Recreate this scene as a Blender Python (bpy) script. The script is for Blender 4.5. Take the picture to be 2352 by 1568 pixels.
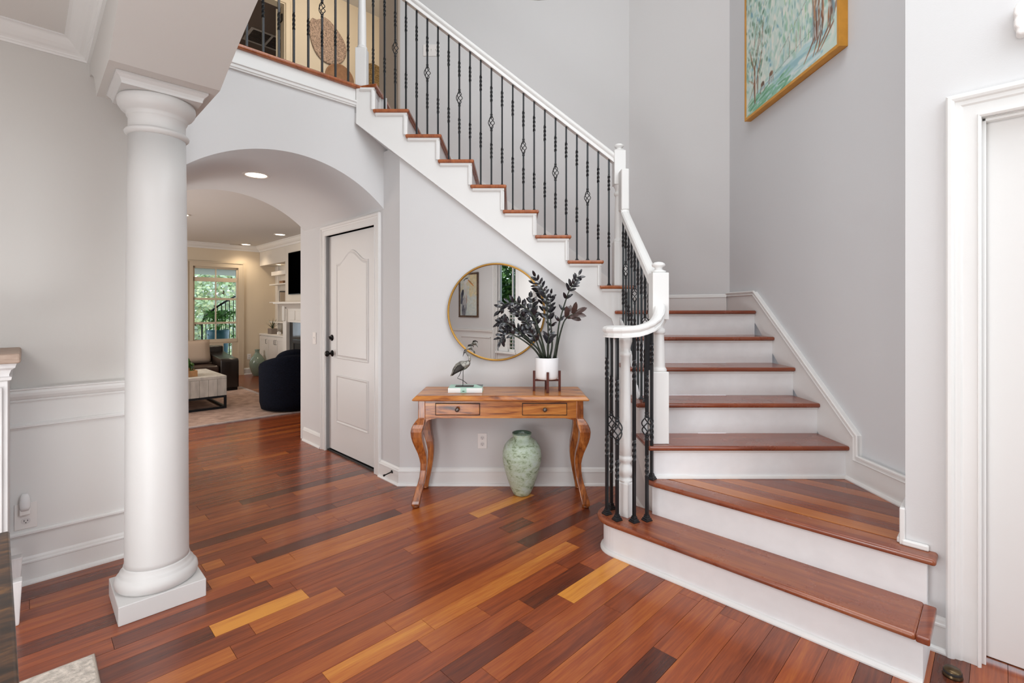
import bpy, bmesh, math, random
import numpy as np
from mathutils import Vector, Matrix

# ---------------------------------------------------------------- clear
for _o in list(bpy.data.objects):
    bpy.data.objects.remove(_o, do_unlink=True)
SC = bpy.context.scene
COL = SC.collection
RND = random.Random(7)
C45 = math.sqrt(0.5)


def UW(u, w, z=0.0):
    """House grid, turned 45 degrees: u runs away to the right, w away to the left."""
    return ((u - w) * C45, (u + w) * C45, z)


# ---------------------------------------------------------------- camera, world, lights, exposure
cam_d = bpy.data.cameras.new('camera')
cam_d.sensor_width = 36.0
cam_d.lens = 36.0 * 1120.0 / 2352.0
cam_d.shift_y = -76.0 / 2352.0
cam_d.clip_start = 0.05
cam_d.clip_end = 200
cam = bpy.data.objects.new('camera', cam_d)
COL.objects.link(cam)
cam.location = (0, 0, 1.35)
cam.rotation_euler = (math.pi / 2, 0, 0)
SC.camera = cam

wd = bpy.data.worlds.new('sky')
SC.world = wd
wd.use_nodes = True
bg = wd.node_tree.nodes['Background']
bg.inputs[0].default_value = (0.80, 0.90, 1.0, 1)
bg.inputs[1].default_value = 2.8

SC.view_settings.view_transform = 'Standard'
SC.view_settings.look = 'None'
SC.view_settings.gamma = 1.0
SC.view_settings.use_curve_mapping = False
SC.view_settings.exposure = -0.10
try:
    SC.cycles.max_bounces = 10
    SC.cycles.diffuse_bounces = 5
    SC.cycles.glossy_bounces = 5
    SC.cycles.use_denoising = True
    SC.cycles.sample_clamp_indirect = 4.0
    SC.cycles.caustics_reflective = False
    SC.cycles.caustics_refractive = False
except Exception:
    pass


def area(name, loc, target, sx, sy, power, color=(1, 1, 1), spread=None):
    d = bpy.data.lights.new(name, 'AREA')
    d.shape = 'RECTANGLE'
    d.size = sx
    d.size_y = sy
    d.energy = power
    d.color = color
    if spread:
        d.spread = spread
    o = bpy.data.objects.new(name, d)
    COL.objects.link(o)
    o.location = loc
    o.rotation_euler = (Vector(target) - Vector(loc)).to_track_quat('-Z', 'Y').to_euler()
    return o


def point(name, loc, power, color=(1, 1, 1), r=0.05):
    d = bpy.data.lights.new(name, 'POINT')
    d.energy = power
    d.color = color
    d.shadow_soft_size = r
    o = bpy.data.objects.new(name, d)
    COL.objects.link(o)
    o.location = loc
    return o


def spot(name, loc, power, color, angle=2.2, r=0.05):
    d = bpy.data.lights.new(name, 'SPOT')
    d.energy = power
    d.color = color
    d.spot_size = angle
    d.spot_blend = 0.8
    d.shadow_soft_size = r
    o = bpy.data.objects.new(name, d)
    COL.objects.link(o)
    o.location = loc
    return o


DAY = (0.93, 0.97, 1.0)
WARM = (1.0, 0.82, 0.60)
NEUT = (1.0, 0.95, 0.89)
# daylight through the tall foyer window and the entry door; added fills follow
area('foyer_window_light', UW(1.5, -1.16, 3.9), UW(1.5, 3.5, 2.0), 1.7, 2.6, 40, DAY)
area('entry_door_light', UW(1.5, -1.16, 1.25), UW(1.6, 3.5, 1.0), 1.6, 2.0, 7, DAY)
area('foyer_ceiling_fill', (0.9, 1.6, 5.6), (0.9, 2.2, 0), 2.2, 2.2, 84, (0.97, 0.985, 1.0))  # added fill under the closed ceiling; the foyer has no skylight
area('dining_ceiling_fill', UW(-1.5, 0.9, 2.55), UW(-1.5, 1.1, 0), 1.4, 1.4, 38, (0.98, 0.985, 1.0))  # added ceiling fill for the dining room, no chandelier hangs here
area('camera_side_fill', (-0.2, -0.95, 2.56), (1.3, 3.2, 0.3), 1.5, 0.6, 20, (0.96, 0.98, 1.0))  # added forward fill behind the camera for risers and stair walls
area('upward_fill', (-1.25, 0.0, 0.25), (-1.0, 1.0, 2.7), 1.4, 1.2, 62, (0.96, 0.98, 1.0))  # upward fill near the floor, added to brighten ceiling and beam soffit
area('low_left_fill', (-2.0, -0.35, 1.05), (1.4, 2.4, 0.1), 1.1, 0.9, 27, (0.94, 0.97, 1.0))  # extra low fill from the left for risers and wainscot
area('living_side_fill', UW(-1.5, 8.2, 1.5), UW(3, 8.0, 1.3), 2.4, 2.0, 120, (1, 0.965, 0.92))  # side fill added for the living room; that wall has no glass door
area('passage_fill', UW(0.2, 6.2, 0.55), UW(1.9, 4.6, 2.3), 1.0, 0.6, 15, (0.96, 0.98, 1.0))  # fill added to lift the passage vault
area('upstairs_light', UW(2.7, 5.0, 5.3), UW(2.9, 6.2, 4.2), 0.8, 0.8, 17, (1.0, 0.86, 0.68))


point('upstairs_bedroom_fill', UW(1.6, 7.4, 4.2), 7, (1.0, 0.9, 0.8), 0.2)  # unseen fill added so the dark bedroom reads lighter


# ---------------------------------------------------------------- materials
def srgb(h):
    if isinstance(h, str):
        h = h.lstrip('#')
        v = [int(h[i:i + 2], 16) / 255 for i in (0, 2, 4)]
    else:
        v = [c / 255 for c in h]
    return tuple(c / 12.92 if c <= 0.04045 else ((c + 0.055) / 1.055) ** 2.4 for c in v)


MATS = {}


def mat(name, color, rough=0.5, metal=0.0, coat=0.0, bump=0.0, bscale=60.0, var=0.0, vscale=3.0, emit=None, estr=0.0,
        trans=0.0, ior=1.45, stretch=None, spec=None, sheen=0.0):
    if name in MATS:
        return MATS[name]
    m = bpy.data.materials.new(name)
    m.use_nodes = True
    nt = m.node_tree
    b = nt.nodes['Principled BSDF']
    c = srgb(color) if not isinstance(color, tuple) or max(color) > 1 else color
    b.inputs['Base Color'].default_value = (*c, 1)
    b.inputs['Roughness'].default_value = rough
    b.inputs['Metallic'].default_value = metal
    b.inputs['Coat Weight'].default_value = coat
    b.inputs['Coat Roughness'].default_value = 0.08
    b.inputs['IOR'].default_value = ior
    b.inputs['Sheen Weight'].default_value = sheen
    if spec is not None:
        b.inputs['Specular IOR Level'].default_value = spec
    b.inputs['Transmission Weight'].default_value = trans
    if emit is not None:
        b.inputs['Emission Color'].default_value = (*srgb(emit), 1)
        b.inputs['Emission Strength'].default_value = estr
    if bump or var:
        tc = nt.nodes.new('ShaderNodeNewGeometry')
        mp = nt.nodes.new('ShaderNodeMapping')
        nt.links.new(tc.outputs['Position'], mp.inputs[0])
        if stretch:
            mp.inputs['Scale'].default_value = stretch
        if bump:
            n = nt.nodes.new('ShaderNodeTexNoise')
            n.inputs['Scale'].default_value = bscale
            n.inputs['Detail'].default_value = 3
            nt.links.new(mp.outputs[0], n.inputs['Vector'])
            bp = nt.nodes.new('ShaderNodeBump')
            bp.inputs['Strength'].default_value = bump
            bp.inputs['Distance'].default_value = 0.004
            nt.links.new(n.outputs['Fac'], bp.inputs['Height'])
            nt.links.new(bp.outputs[0], b.inputs['Normal'])
        if var:
            n2 = nt.nodes.new('ShaderNodeTexNoise')
            n2.inputs['Scale'].default_value = vscale
            n2.inputs['Detail'].default_value = 5
            nt.links.new(mp.outputs[0], n2.inputs['Vector'])
            mx = nt.nodes.new('ShaderNodeMix')
            mx.data_type = 'RGBA'
            mx.inputs[6].default_value = (*[x * (1 - var) for x in c], 1)
            mx.inputs[7].default_value = (*[min(1, x * (1 + var)) for x in c], 1)
            cr = nt.nodes.new('ShaderNodeMapRange')
            cr.inputs[1].default_value = 0.35
            cr.inputs[2].default_value = 0.65
            nt.links.new(n2.outputs['Fac'], cr.inputs[0])
            nt.links.new(cr.outputs[0], mx.inputs[0])
            nt.links.new(mx.outputs[2], b.inputs['Base Color'])
    MATS[name] = m
    return m


def wood(name, stops, rough=0.3, coat=0.2, rot=math.pi / 4, scale=(1.3, 22, 6), attr=False, figure=0.0, gmix=0.35, axis='xyz', wear=0.0):
    """Grain stretched along the local x axis after the mapping; ramp over tone + grain."""
    m = bpy.data.materials.new(name)
    m.use_nodes = True
    nt = m.node_tree
    N, L = nt.nodes, nt.links
    b = N['Principled BSDF']
    b.inputs['Coat Weight'].default_value = coat
    b.inputs['Coat Roughness'].default_value = 0.12
    geo = N.new('ShaderNodeNewGeometry')
    mp = N.new('ShaderNodeMapping')
    mp.vector_type = 'POINT'
    mp.inputs['Rotation'].default_value = (0, 0, -rot)
    L.new(geo.outputs['Position'], mp.inputs[0])
    mp2 = N.new('ShaderNodeMapping')
    mp2.inputs['Scale'].default_value = scale
    L.new(mp.outputs[0], mp2.inputs[0])
    vec = mp2.outputs[0]
    if attr:
        at = N.new('ShaderNodeAttribute')
        at.attribute_name = 'tone'
        ad = N.new('ShaderNodeVectorMath')
        ad.operation = 'MULTIPLY_ADD'
        ad.inputs[1].default_value = (1, 1, 1)
        cx = N.new('ShaderNodeCombineXYZ')
        ml = N.new('ShaderNodeMath')
        ml.operation = 'MULTIPLY'
        ml.inputs[1].default_value = 97.3
        at2 = N.new('ShaderNodeAttribute')
        at2.attribute_name = 'seed'
        L.new(at2.outputs['Fac'], ml.inputs[0])
        L.new(ml.outputs[0], cx.inputs[0])
        L.new(ml.outputs[0], cx.inputs[1])
        L.new(ml.outputs[0], cx.inputs[2])
        L.new(vec, ad.inputs[0])
        L.new(cx.outputs[0], ad.inputs[2])
        vec = ad.outputs[0]
    no = N.new('ShaderNodeTexNoise')
    no.inputs['Scale'].default_value = 1.0
    no.inputs['Detail'].default_value = 6
    no.inputs['Roughness'].default_value = 0.62
    no.inputs['Distortion'].default_value = 0.6 + figure
    L.new(vec, no.inputs['Vector'])
    fine = N.new('ShaderNodeTexNoise')
    fine.inputs['Scale'].default_value = 6.0
    fine.inputs['Detail'].default_value = 3
    L.new(vec, fine.inputs['Vector'])
    mr = N.new('ShaderNodeMapRange')
    mr.inputs[1].default_value = 0.3
    mr.inputs[2].default_value = 0.7
    mr.inputs[3].default_value = -gmix
    mr.inputs[4].default_value = gmix
    L.new(no.outputs['Fac'], mr.inputs[0])
    mr2 = N.new('ShaderNodeMapRange')
    mr2.inputs[1].default_value = 0.3
    mr2.inputs[2].default_value = 0.7
    mr2.inputs[3].default_value = -gmix * 0.4
    mr2.inputs[4].default_value = gmix * 0.4
    L.new(fine.outputs['Fac'], mr2.inputs[0])
    s0 = N.new('ShaderNodeMath')
    s0.operation = 'ADD'
    L.new(mr.outputs[0], s0.inputs[0])
    L.new(mr2.outputs[0], s0.inputs[1])
    s = N.new('ShaderNodeMath')
    s.operation = 'ADD'
    L.new(s0.outputs[0], s.inputs[0])
    if attr:
        L.new(at.outputs['Fac'], s.inputs[1])
    else:
        s.inputs[1].default_value = 0.5
    ramp = N.new('ShaderNodeValToRGB')
    el = ramp.color_ramp.elements
    while len(el) < len(stops):
        el.new(0.5)
    for e, (p, c) in zip(el, stops):
        e.position = p
        e.color = (*srgb(c), 1)
    L.new(s.outputs[0], ramp.inputs[0])
    out = ramp.outputs[0]
    r_out = None
    if wear:
        wn = N.new('ShaderNodeTexNoise')
        wn.inputs['Scale'].default_value = 3.2
        wn.inputs['Detail'].default_value = 7
        wn.inputs['Roughness'].default_value = 0.7
        L.new(geo.outputs['Position'], wn.inputs['Vector'])
        wr = N.new('ShaderNodeMapRange')
        wr.inputs[1].default_value = 0.48
        wr.inputs[2].default_value = 0.68
        wr.inputs[4].default_value = wear
        L.new(wn.outputs['Fac'], wr.inputs[0])
        mx = N.new('ShaderNodeMix')
        mx.data_type = 'RGBA'
        L.new(wr.outputs[0], mx.inputs[0])
        L.new(out, mx.inputs[6])
        mx.inputs[7].default_value = (*srgb('#987260'), 1)
        out = mx.outputs[2]
        rr = N.new('ShaderNodeMath')
        rr.operation = 'ADD'
        rr.inputs[1].default_value = rough
        L.new(wr.outputs[0], rr.inputs[0])
        r_out = rr.outputs[0]
    L.new(out, b.inputs['Base Color'])
    if r_out:
        L.new(r_out, b.inputs['Roughness'])
    else:
        b.inputs['Roughness'].default_value = rough
    bp = N.new('ShaderNodeBump')
    bp.inputs['Strength'].default_value = 0.12
    bp.inputs['Distance'].default_value = 0.001
    L.new(fine.outputs['Fac'], bp.inputs['Height'])
    L.new(bp.outputs[0], b.inputs['Normal'])
    MATS[name] = m
    return m


WALL = mat('wall_paint_grey', '#d3d2d2', 0.75, bump=0.06, bscale=220, spec=0.3)
WALL_R = mat('wall_paint_taupe', '#d3d4d6', 0.75, bump=0.06, bscale=220, spec=0.3)
WALL_D = mat('wall_paint_greige', '#cdcac6', 0.75, bump=0.06, bscale=220, spec=0.3)
WARMW = mat('wall_paint_cream', '#d6c8b2', 0.75, bump=0.06, bscale=220, spec=0.3)
CEIL = mat('ceiling_paint', '#d8d5d1', 0.8, bump=0.05, bscale=200, spec=0.2)
WHITE = mat('trim_paint_white', '#e2e1df', 0.35, bump=0.02, bscale=90)
WHITE2 = mat('riser_paint_white', '#e9eaeb', 0.45, bump=0.03, bscale=40, var=0.02, vscale=14)
DOORW = mat('door_paint_white', '#dddbd9', 0.38, bump=0.03, bscale=60)
COLW = mat('column_paint_white', '#cbc9c7', 0.42)
IRON = mat('black_iron', '#222427', 0.34, metal=0.35, coat=0.2, bump=0.15, bscale=300)
DARKM = mat('dark_bronze', '#1d1a19', 0.3, metal=0.7)
PLASTIC = mat('white_plastic', '#e8e4e1', 0.3)
HOLE = mat('dark_slot', '#2a2624', 0.7)
SUBFL = mat('floor_joint_dark', '#2a1510', 0.8)
FLOORW = wood('cherry_floor_wood', [(0.0, '#46231a'), (0.25, '#6a321d'), (0.5, '#914725'), (0.75, '#b0642d'), (1.0, '#d28d3c')],
              rough=0.27, coat=0.2, scale=(1.6, 26, 6), attr=True, gmix=0.14)
TREADW = wood('cherry_tread_wood_across', [(0.0, '#54271b'), (0.4, '#7a3a24'), (0.75, '#8f492b'), (1.0, '#a35c33')],
              rough=0.24, coat=0.3, rot=0.0, scale=(1.5, 24, 6), gmix=0.3, wear=0.10)
TREADY = wood('cherry_tread_wood_along', [(0.0, '#6a3420'), (0.4, '#95502b'), (0.75, '#ac6336'), (1.0, '#bd7a43')],
              rough=0.24, coat=0.3, rot=math.pi / 2, scale=(1.5, 24, 6), gmix=0.3)
TREADV = wood('cherry_tread_wood_diagonal', [(0.0, '#5a291b'), (0.4, '#82422a'), (0.75, '#9a5733'), (1.0, '#b0703f')],
              rough=0.27, coat=0.3, rot=-math.pi / 4, scale=(1.4, 16, 6), gmix=0.3, wear=0.35)
PLATW = wood('cherry_platform_wood', [(0.0, '#4c2319'), (0.3, '#6f321f'), (0.6, '#964c24'), (1.0, '#bd7430')],
             rough=0.26, coat=0.25, rot=-math.pi / 4, scale=(1.6, 26, 6), attr=True, gmix=0.10)


# ---------------------------------------------------------------- mesh builder
class MB:
    def __init__(self):
        self.v = []
        self.f = []
        self.sm = []

    def add(self, verts, faces, smooth=False):
        o = len(self.v)
        self.v += [tuple(p) for p in verts]
        self.f += [tuple(i + o for i in f) for f in faces]
        self.sm += [smooth] * len(faces)
        return self

    def box(self, x0, x1, y0, y1, z0, z1):
        v = [(x0, y0, z0), (x1, y0, z0), (x1, y1, z0), (x0, y1, z0), (x0, y0, z1), (x1, y0, z1), (x1, y1, z1), (x0, y1, z1)]
        return self.add(v, [(0, 3, 2, 1), (4, 5, 6, 7), (0, 1, 5, 4), (1, 2, 6, 5), (2, 3, 7, 6), (3, 0, 4, 7)])

    def uw(self, u0, u1, w0, w1, z0, z1):
        v = [UW(u0, w0, z0), UW(u1, w0, z0), UW(u1, w1, z0), UW(u0, w1, z0), UW(u0, w0, z1), UW(u1, w0, z1), UW(u1, w1, z1), UW(u0, w1, z1)]
        return self.add(v, [(0, 3, 2, 1), (4, 5, 6, 7), (0, 1, 5, 4), (1, 2, 6, 5), (2, 3, 7, 6), (3, 0, 4, 7)])

    def prism(self, pts, fn, t0, t1):
        """pts: 2-D polygon; fn(a, b, t) gives the 3-D point."""
        n = len(pts)
        v = [fn(a, b, t0) for a, b in pts] + [fn(a, b, t1) for a, b in pts]
        f = [tuple(range(n))[::-1], tuple(range(n, 2 * n))] + [(i, (i + 1) % n, (i + 1) % n + n, i + n) for i in range(n)]
        return self.add(v, f)

    def lathe(self, prof, c=(0, 0, 0), n=24, smooth=True, cap=True):
        v = []
        for r, z in prof:
            for i in range(n):
                a = 2 * math.pi * i / n
                v.append((c[0] + r * math.cos(a), c[1] + r * math.sin(a), c[2] + z))
        f = []
        for k in range(len(prof) - 1):
            for i in range(n):
                j = (i + 1) % n
                f.append((k * n + i, k * n + j, (k + 1) * n + j, (k + 1) * n + i))
        self.add(v, f, smooth)
        if cap:
            o = len(self.v) - len(v)
            if prof[0][0] > 1e-6:
                self.f.append(tuple(o + i for i in range(n))[::-1]); self.sm.append(False)
            if prof[-1][0] > 1e-6:
                self.f.append(tuple(o + (len(prof) - 1) * n + i for i in range(n))); self.sm.append(False)
        return self

    def tube(self, path, r, n=8, smooth=True, closed=False):
        P = [Vector(p) for p in path]
        m = len(P)
        R = r if isinstance(r, (list, tuple)) else [r] * m
        up = None
        v = []
        for i in range(m):
            if closed:
                t = (P[(i + 1) % m] - P[i - 1]).normalized()
            else:
                t = (P[min(i + 1, m - 1)] - P[max(i - 1, 0)]).normalized()
            if up is None:
                a = Vector((0, 0, 1)) if abs(t.z) < 0.9 else Vector((1, 0, 0))
                up = (a - t * a.dot(t)).normalized()
            else:
                up = (up - t * up.dot(t))
                up = up.normalized() if up.length > 1e-6 else t.orthogonal().normalized()
            s = t.cross(up)
            for k in range(n):
                an = 2 * math.pi * k / n
                v.append(P[i] + (up * math.cos(an) + s * math.sin(an)) * R[i])
        f = []
        for i in range(m if closed else m - 1):
            i2 = (i + 1) % m
            for k in range(n):
                k2 = (k + 1) % n
                f.append((i * n + k, i * n + k2, i2 * n + k2, i2 * n + k))
        if not closed:
            f.append(tuple(range(n))[::-1])
            f.append(tuple((m - 1) * n + k for k in range(n)))
        return self.add(v, f, smooth)

    def sweep(self, path, prof, flip=1, closed=False, smooth=False, caps=True):
        """path: xy(z) points; prof: (out, z) points, out to the left of the path (times flip), mitred in plan."""
        P = [Vector((p[0], p[1], p[2] if len(p) > 2 else 0)) for p in path]
        m = len(P)
        n = len(prof)
        v = []
        for i in range(m):
            pa = P[i - 1] if (i > 0 or closed) else None
            pb = P[(i + 1) % m] if (i < m - 1 or closed) else None
            d1 = (P[i] - pa) if pa is not None else (pb - P[i])
            d2 = (pb - P[i]) if pb is not None else d1
            d1 = Vector((d1.x, d1.y, 0)).normalized()
            d2 = Vector((d2.x, d2.y, 0)).normalized()
            n1 = Vector((-d1.y, d1.x, 0))
            n2 = Vector((-d2.y, d2.x, 0))
            nn = n1 + n2
            k = 1.0
            if nn.length > 1e-6:
                nn.normalize()
                k = 1.0 / max(0.3, nn.dot(n1))
            else:
                nn = n1
            for o, z in prof:
                v.append(P[i] + nn * (o * k * flip) + Vector((0, 0, z)))
        f = []
        for i in range(m if closed else m - 1):
            i2 = (i + 1) % m
            for k in range(n):
                k2 = (k + 1) % n
                f.append((i * n + k, i * n + k2, i2 * n + k2, i2 * n + k))
        if not closed and caps:
            f.append(tuple(range(n))[::-1])
            f.append(tuple((m - 1) * n + k for k in range(n)))
        return self.add(v, f, smooth)

    def loft(self, rings, smooth=True, cap=True):
        n = len(rings[0])
        v = [p for r in rings for p in r]
        f = []
        for i in range(len(rings) - 1):
            for k in range(n):
                k2 = (k + 1) % n
                f.append((i * n + k, i * n + k2, (i + 1) * n + k2, (i + 1) * n + k))
        self.add(v, f, smooth)
        if cap:
            o = len(self.v) - len(v)
            self.f.append(tuple(o + k for k in range(n))[::-1]); self.sm.append(False)
            self.f.append(tuple(o + (len(rings) - 1) * n + k for k in range(n))); self.sm.append(False)
        return self

    def ball(self, c, r, n=12, sc=(1, 1, 1)):
        pr = [(max(1e-5, math.sin(math.pi * i / (n // 2 + 2))) * 1.0, -math.cos(math.pi * i / (n // 2 + 2))) for i in range(n // 2 + 3)]
        v = []
        for rr, z in pr:
            for i in range(n):
                a = 2 * math.pi * i / n
                v.append((c[0] + r * sc[0] * rr * math.cos(a), c[1] + r * sc[1] * rr * math.sin(a), c[2] + r * sc[2] * z))
        f = []
        for k in range(len(pr) - 1):
            for i in range(n):
                j = (i + 1) % n
                f.append((k * n + i, k * n + j, (k + 1) * n + j, (k + 1) * n + i))
        return self.add(v, f, True)

    def xf(self, M, start=0):
        for i in range(start, len(self.v)):
            self.v[i] = tuple(M @ Vector(self.v[i]))
        return self

    def build(self, name, mt, parent=None, bevel=0.0, seg=2, kind=None, label=None, base=None, local=False, tri=False):
        """World coordinates in; children are stored relative to their (unrotated) parent's world location."""
        off = Vector((0, 0, 0))
        if base is not None:
            off = Vector(base)
        elif parent is not None and not local:
            off = wloc(parent)
        me = bpy.data.meshes.new(name)
        bm = bmesh.new()
        vs = [bm.verts.new(Vector(p) - off) for p in self.v]
        for f, s in zip(self.f, self.sm):
            try:
                fc = bm.faces.new([vs[i] for i in f])
                fc.smooth = s
            except ValueError:
                pass
        bmesh.ops.remove_doubles(bm, verts=bm.verts, dist=1e-6)
        bmesh.ops.recalc_face_normals(bm, faces=bm.faces)
        if tri:
            bmesh.ops.triangulate(bm, faces=[f for f in bm.faces if len(f.verts) > 4])
        bm.to_mesh(me)
        bm.free()
        for x in (mt if isinstance(mt, (list, tuple)) else [mt]):
            me.materials.append(x)
        o = bpy.data.objects.new(name, me)
        COL.objects.link(o)
        if parent is not None:
            o.parent = parent
            if base is not None:
                o.location = Vector(base) - wloc(parent)
        else:
            o.location = off
        if bevel:
            md = o.modifiers.new('bevel', 'BEVEL')
            md.width = bevel
            md.segments = seg
            md.limit_method = 'ANGLE'
            md.angle_limit = math.radians(35)
            md.harden_normals = False
        if kind:
            o['kind'] = kind
        if label:
            o['label'] = label
        return o


def wloc(o):
    v = Vector(o.location)
    p = o.parent
    while p is not None:
        v = v + Vector(p.location)
        p = p.parent
    return v


def thing(name, loc, label, cat, group=None, rz=0.0):
    o = bpy.data.objects.new(name, None)
    COL.objects.link(o)
    o.empty_display_size = 0.1
    o.location = loc
    o.rotation_euler = (0, 0, rz)
    return tag(o, label, cat, group)


def tag(o, label, cat, group=None, kind=None):
    o['label'] = label
    o['category'] = cat
    if group:
        o['group'] = group
    if kind:
        o['kind'] = kind
    return o


def struct(o, label=None):
    o['kind'] = 'structure'
    if label:
        o['label'] = label
    return o


def sroot(name, label, loc=(0, 0, 0)):
    o = bpy.data.objects.new(name, None)
    COL.objects.link(o)
    o.location = loc
    return struct(o, label)


def copy_tree(o, parent=None):
    c = o.copy()
    COL.objects.link(c)
    c.parent = parent
    for ch in [k for k in bpy.data.objects if k.parent == o]:
        copy_tree(ch, c)
    return c


def FP(px, py, z=0.0):
    """Where a sight line measured in the photograph meets the level z."""
    D = (1.35 - z) * 1120.0 / (py - 708.0)
    return ((px - 1176.0) / 1120.0 * D, D)


def clip(poly, a, b, c):
    """Keep the part of a polygon with a*x + b*y <= c."""
    out = []
    for i in range(len(poly)):
        p, q = poly[i], poly[(i + 1) % len(poly)]
        dp, dq = a * p[0] + b * p[1] - c, a * q[0] + b * q[1] - c
        if dp <= 0:
            out.append(p)
        if dp * dq < 0:
            t = dp / (dp - dq)
            out.append((p[0] + (q[0] - p[0]) * t, p[1] + (q[1] - p[1]) * t))
    return out


def fattr(me, name, val):
    at = me.attributes.new(name, 'FLOAT', 'FACE')
    n = len(me.polygons)
    at.data.foreach_set('value', val if hasattr(val, '__len__') else [val] * n)


# ---------------------------------------------------------------- floor
ROW, ROW0 = 0.1000, 0.978
floor = sroot('floor', 'glossy reddish cherry plank floor running through foyer, dining and living rooms')
MB().uw(-4.2, 5.2, -2.0, 11.2, -0.10, -0.012).build('subfloor', SUBFL, floor)


def zoom5(x, y):
    p = FP(430 + x / 2.4247, 950 + y / 2.4247)
    return ((p[0] + p[1]) * C45, (p[1] - p[0]) * C45)


SPECIAL = [((155, 1240), (670, 1010), .93), ((380, 1225), (870, 1000), .66), ((2115, 1035), (2450, 820), .95), ((1580, 560), (1900, 440), .92),
           ((790, 1490), (1370, 1195), .80), ((1380, 1190), (2180, 740), .78), ((600, 795), (1690, 405), .68), ((120, 950), (590, 800), .66),
           ((380, 820), (1180, 545), .14), ((1850, 720), (2320, 500), .12), ((290, 490), (1000, 300), .10), ((820, 405), (1060, 345), .62),
           ((1890, 1060), (2250, 860), .17), ((600, 450), (960, 325), .62), ((1745, 640), (1860, 575), .2), ((90, 860), (205, 830), .7),
           ((500, 995), (1250, 650), .5), ((2690, 1346), (2400, 1540), .06), ((1700, 560), (2330, 300), .3), ((90, 310), (560, 215), .62),
           ((1480, 1490), (1900, 1190), .22), ((1340, 1310), (1700, 1130), .6)]
rows = {}
for a, b, t in SPECIAL:
    ua, wa = zoom5(*a)
    ub, wb = zoom5(*b)
    k = math.floor(((wa + wb) / 2 - ROW0) / ROW)
    rows.setdefault(k, []).append((min(ua, ub), max(ua, ub), t))
planks = []


def fill_row(k, ua, ub, taken):
    """Random planks between ua and ub around the ones given."""
    taken = sorted(x for x in taken if x[1] > ua and x[0] < ub)
    cur = ua
    segs = []
    for a, b, t in taken:
        if a > cur + 0.12:
            segs.append((cur, a))
        else:
            a = cur
        planks.append((k, max(a, cur), b, t))
        cur = max(cur, b)
    if cur < ub:
        segs.append((cur, ub))
    for a, b in segs:
        x = a
        while x < b - 1e-4:
            ln = RND.choice([0.5, 0.8, 1.1, 1.5, 1.9, 2.2]) * RND.uniform(0.85, 1.15)
            e = x + ln
            if b - e < 0.3:
                e = b
            t = min(0.64, max(0.26, RND.gauss(0.45, 0.062)))
            if RND.random() < 0.06:
                t = RND.uniform(0.12, 0.24)
            elif RND.random() < 0.08:
                t = RND.uniform(0.58, 0.72)
            planks.append((k, x, min(e, b), t))
            x = e


k0 = math.floor((-1.3 - ROW0) / ROW)
k1 = math.floor((10.95 - ROW0) / ROW)
for k in range(k0, k1 + 1):
    w = ROW0 + (k + .5) * ROW
    if w < 3.42:
        ua, ub = -3.2, 3.5
    elif w < 5.05:
        ua, ub = 0.4, 2.3
    else:
        ua, ub = -1.6, 3.9
    ua += RND.uniform(0, 0.4) - 0.4
    fill_row(k, ua, ub, rows.get(k, []))


def proj(x, y, z=0):
    return (1176 + 1120 * x / y, 708 + (1.35 - z) * 1120 / y) if y > 0.3 else (9e9, 9e9)


scored = []
for i, (k, a, b, t) in enumerate(planks):
    w = ROW0 + (k + .5) * ROW
    best = 0
    for j in range(7):
        u = a + (b - a) * (j + .5) / 7
        x, y, _ = UW(u, w)
        px, py = proj(x, y)
        if not (0 < px < 2352 and 708 < py < 1568):
            continue
        if y > 3.73 and u > 2.05 and w < 3.5:
            continue
        if u > 2.26 and w < 0.2 or u > 2.3 and y < 3.0 and x > .5 or px < 433 and y > 2.7:
            continue
        if w > 5.05 and py < 985 and px > 700:
            continue
        best += (b - a) / y ** 2
    scored.append((best, i))
scored.sort(reverse=True)
single = {i for s, i in scored[:296] if s > 0}
rest = MB()
rt, rs = [], []
for i, (k, a, b, t) in enumerate(planks):
    w0, w1 = ROW0 + k * ROW + .0007, ROW0 + (k + 1) * ROW - .0007
    dz = RND.uniform(-.0004, .0002)
    sd = RND.random()
    if i in single:
        pl = MB().uw(a + .0007, b - .0007, w0, w1, -0.012, dz).build('plank', FLOORW, floor)
        fattr(pl.data, 'tone', t)
        fattr(pl.data, 'seed', sd)
    else:
        rest.uw(a + .0007, b - .0007, w0, w1, -0.012, dz)
        rt += [t] * 6
        rs += [sd] * 6
ro = rest.build('distant_planks', FLOORW, floor, kind='stuff')
fattr(ro.data, 'tone', rt)
fattr(ro.data, 'seed', rs)

# ---------------------------------------------------------------- walls
UR = 2.033      # door wall / console corner (u)
YC = 3.73       # console wall face (y)
WA = 3.485      # arch wall face (w)
WL = 3.380      # dining wall face (w)
WB = 5.045      # far side of the vaulted passage (w)
PXW = 1.93      # painting wall face (x)
UP4 = 2.560     # door pier face (u)
F2 = 3.048      # upper floor level


def S(o, label=None):
    return struct(o, label)


# dining room wall behind the column
S(MB().uw(-3.3, 0.62, WL, WL + .10, 0, 3.0).build('wall_dining', WALL_D), 'grey dining room wall behind the column, above the white wainscot')
# vaulted passage: front wall with a segmental arch, one solid to the living room side
half, rise, uc, zs = 0.7144, 0.29, 1.3186, 2.145
VR = (half ** 2 + rise ** 2) / (2 * rise)
zc = zs + rise - VR
a0 = math.asin(half / VR)
arc = [(uc + VR * math.sin(-a0 + 2 * a0 * i / 40), zc + VR * math.cos(-a0 + 2 * a0 * i / 40)) for i in range(41)]
poly = [(0.2, 2.98)] + [(0.2, 2.145)] + arc + [(UR + .004, 2.145), (UR + .004, 2.98)]
vault = MB()
N = len(arc)
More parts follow.
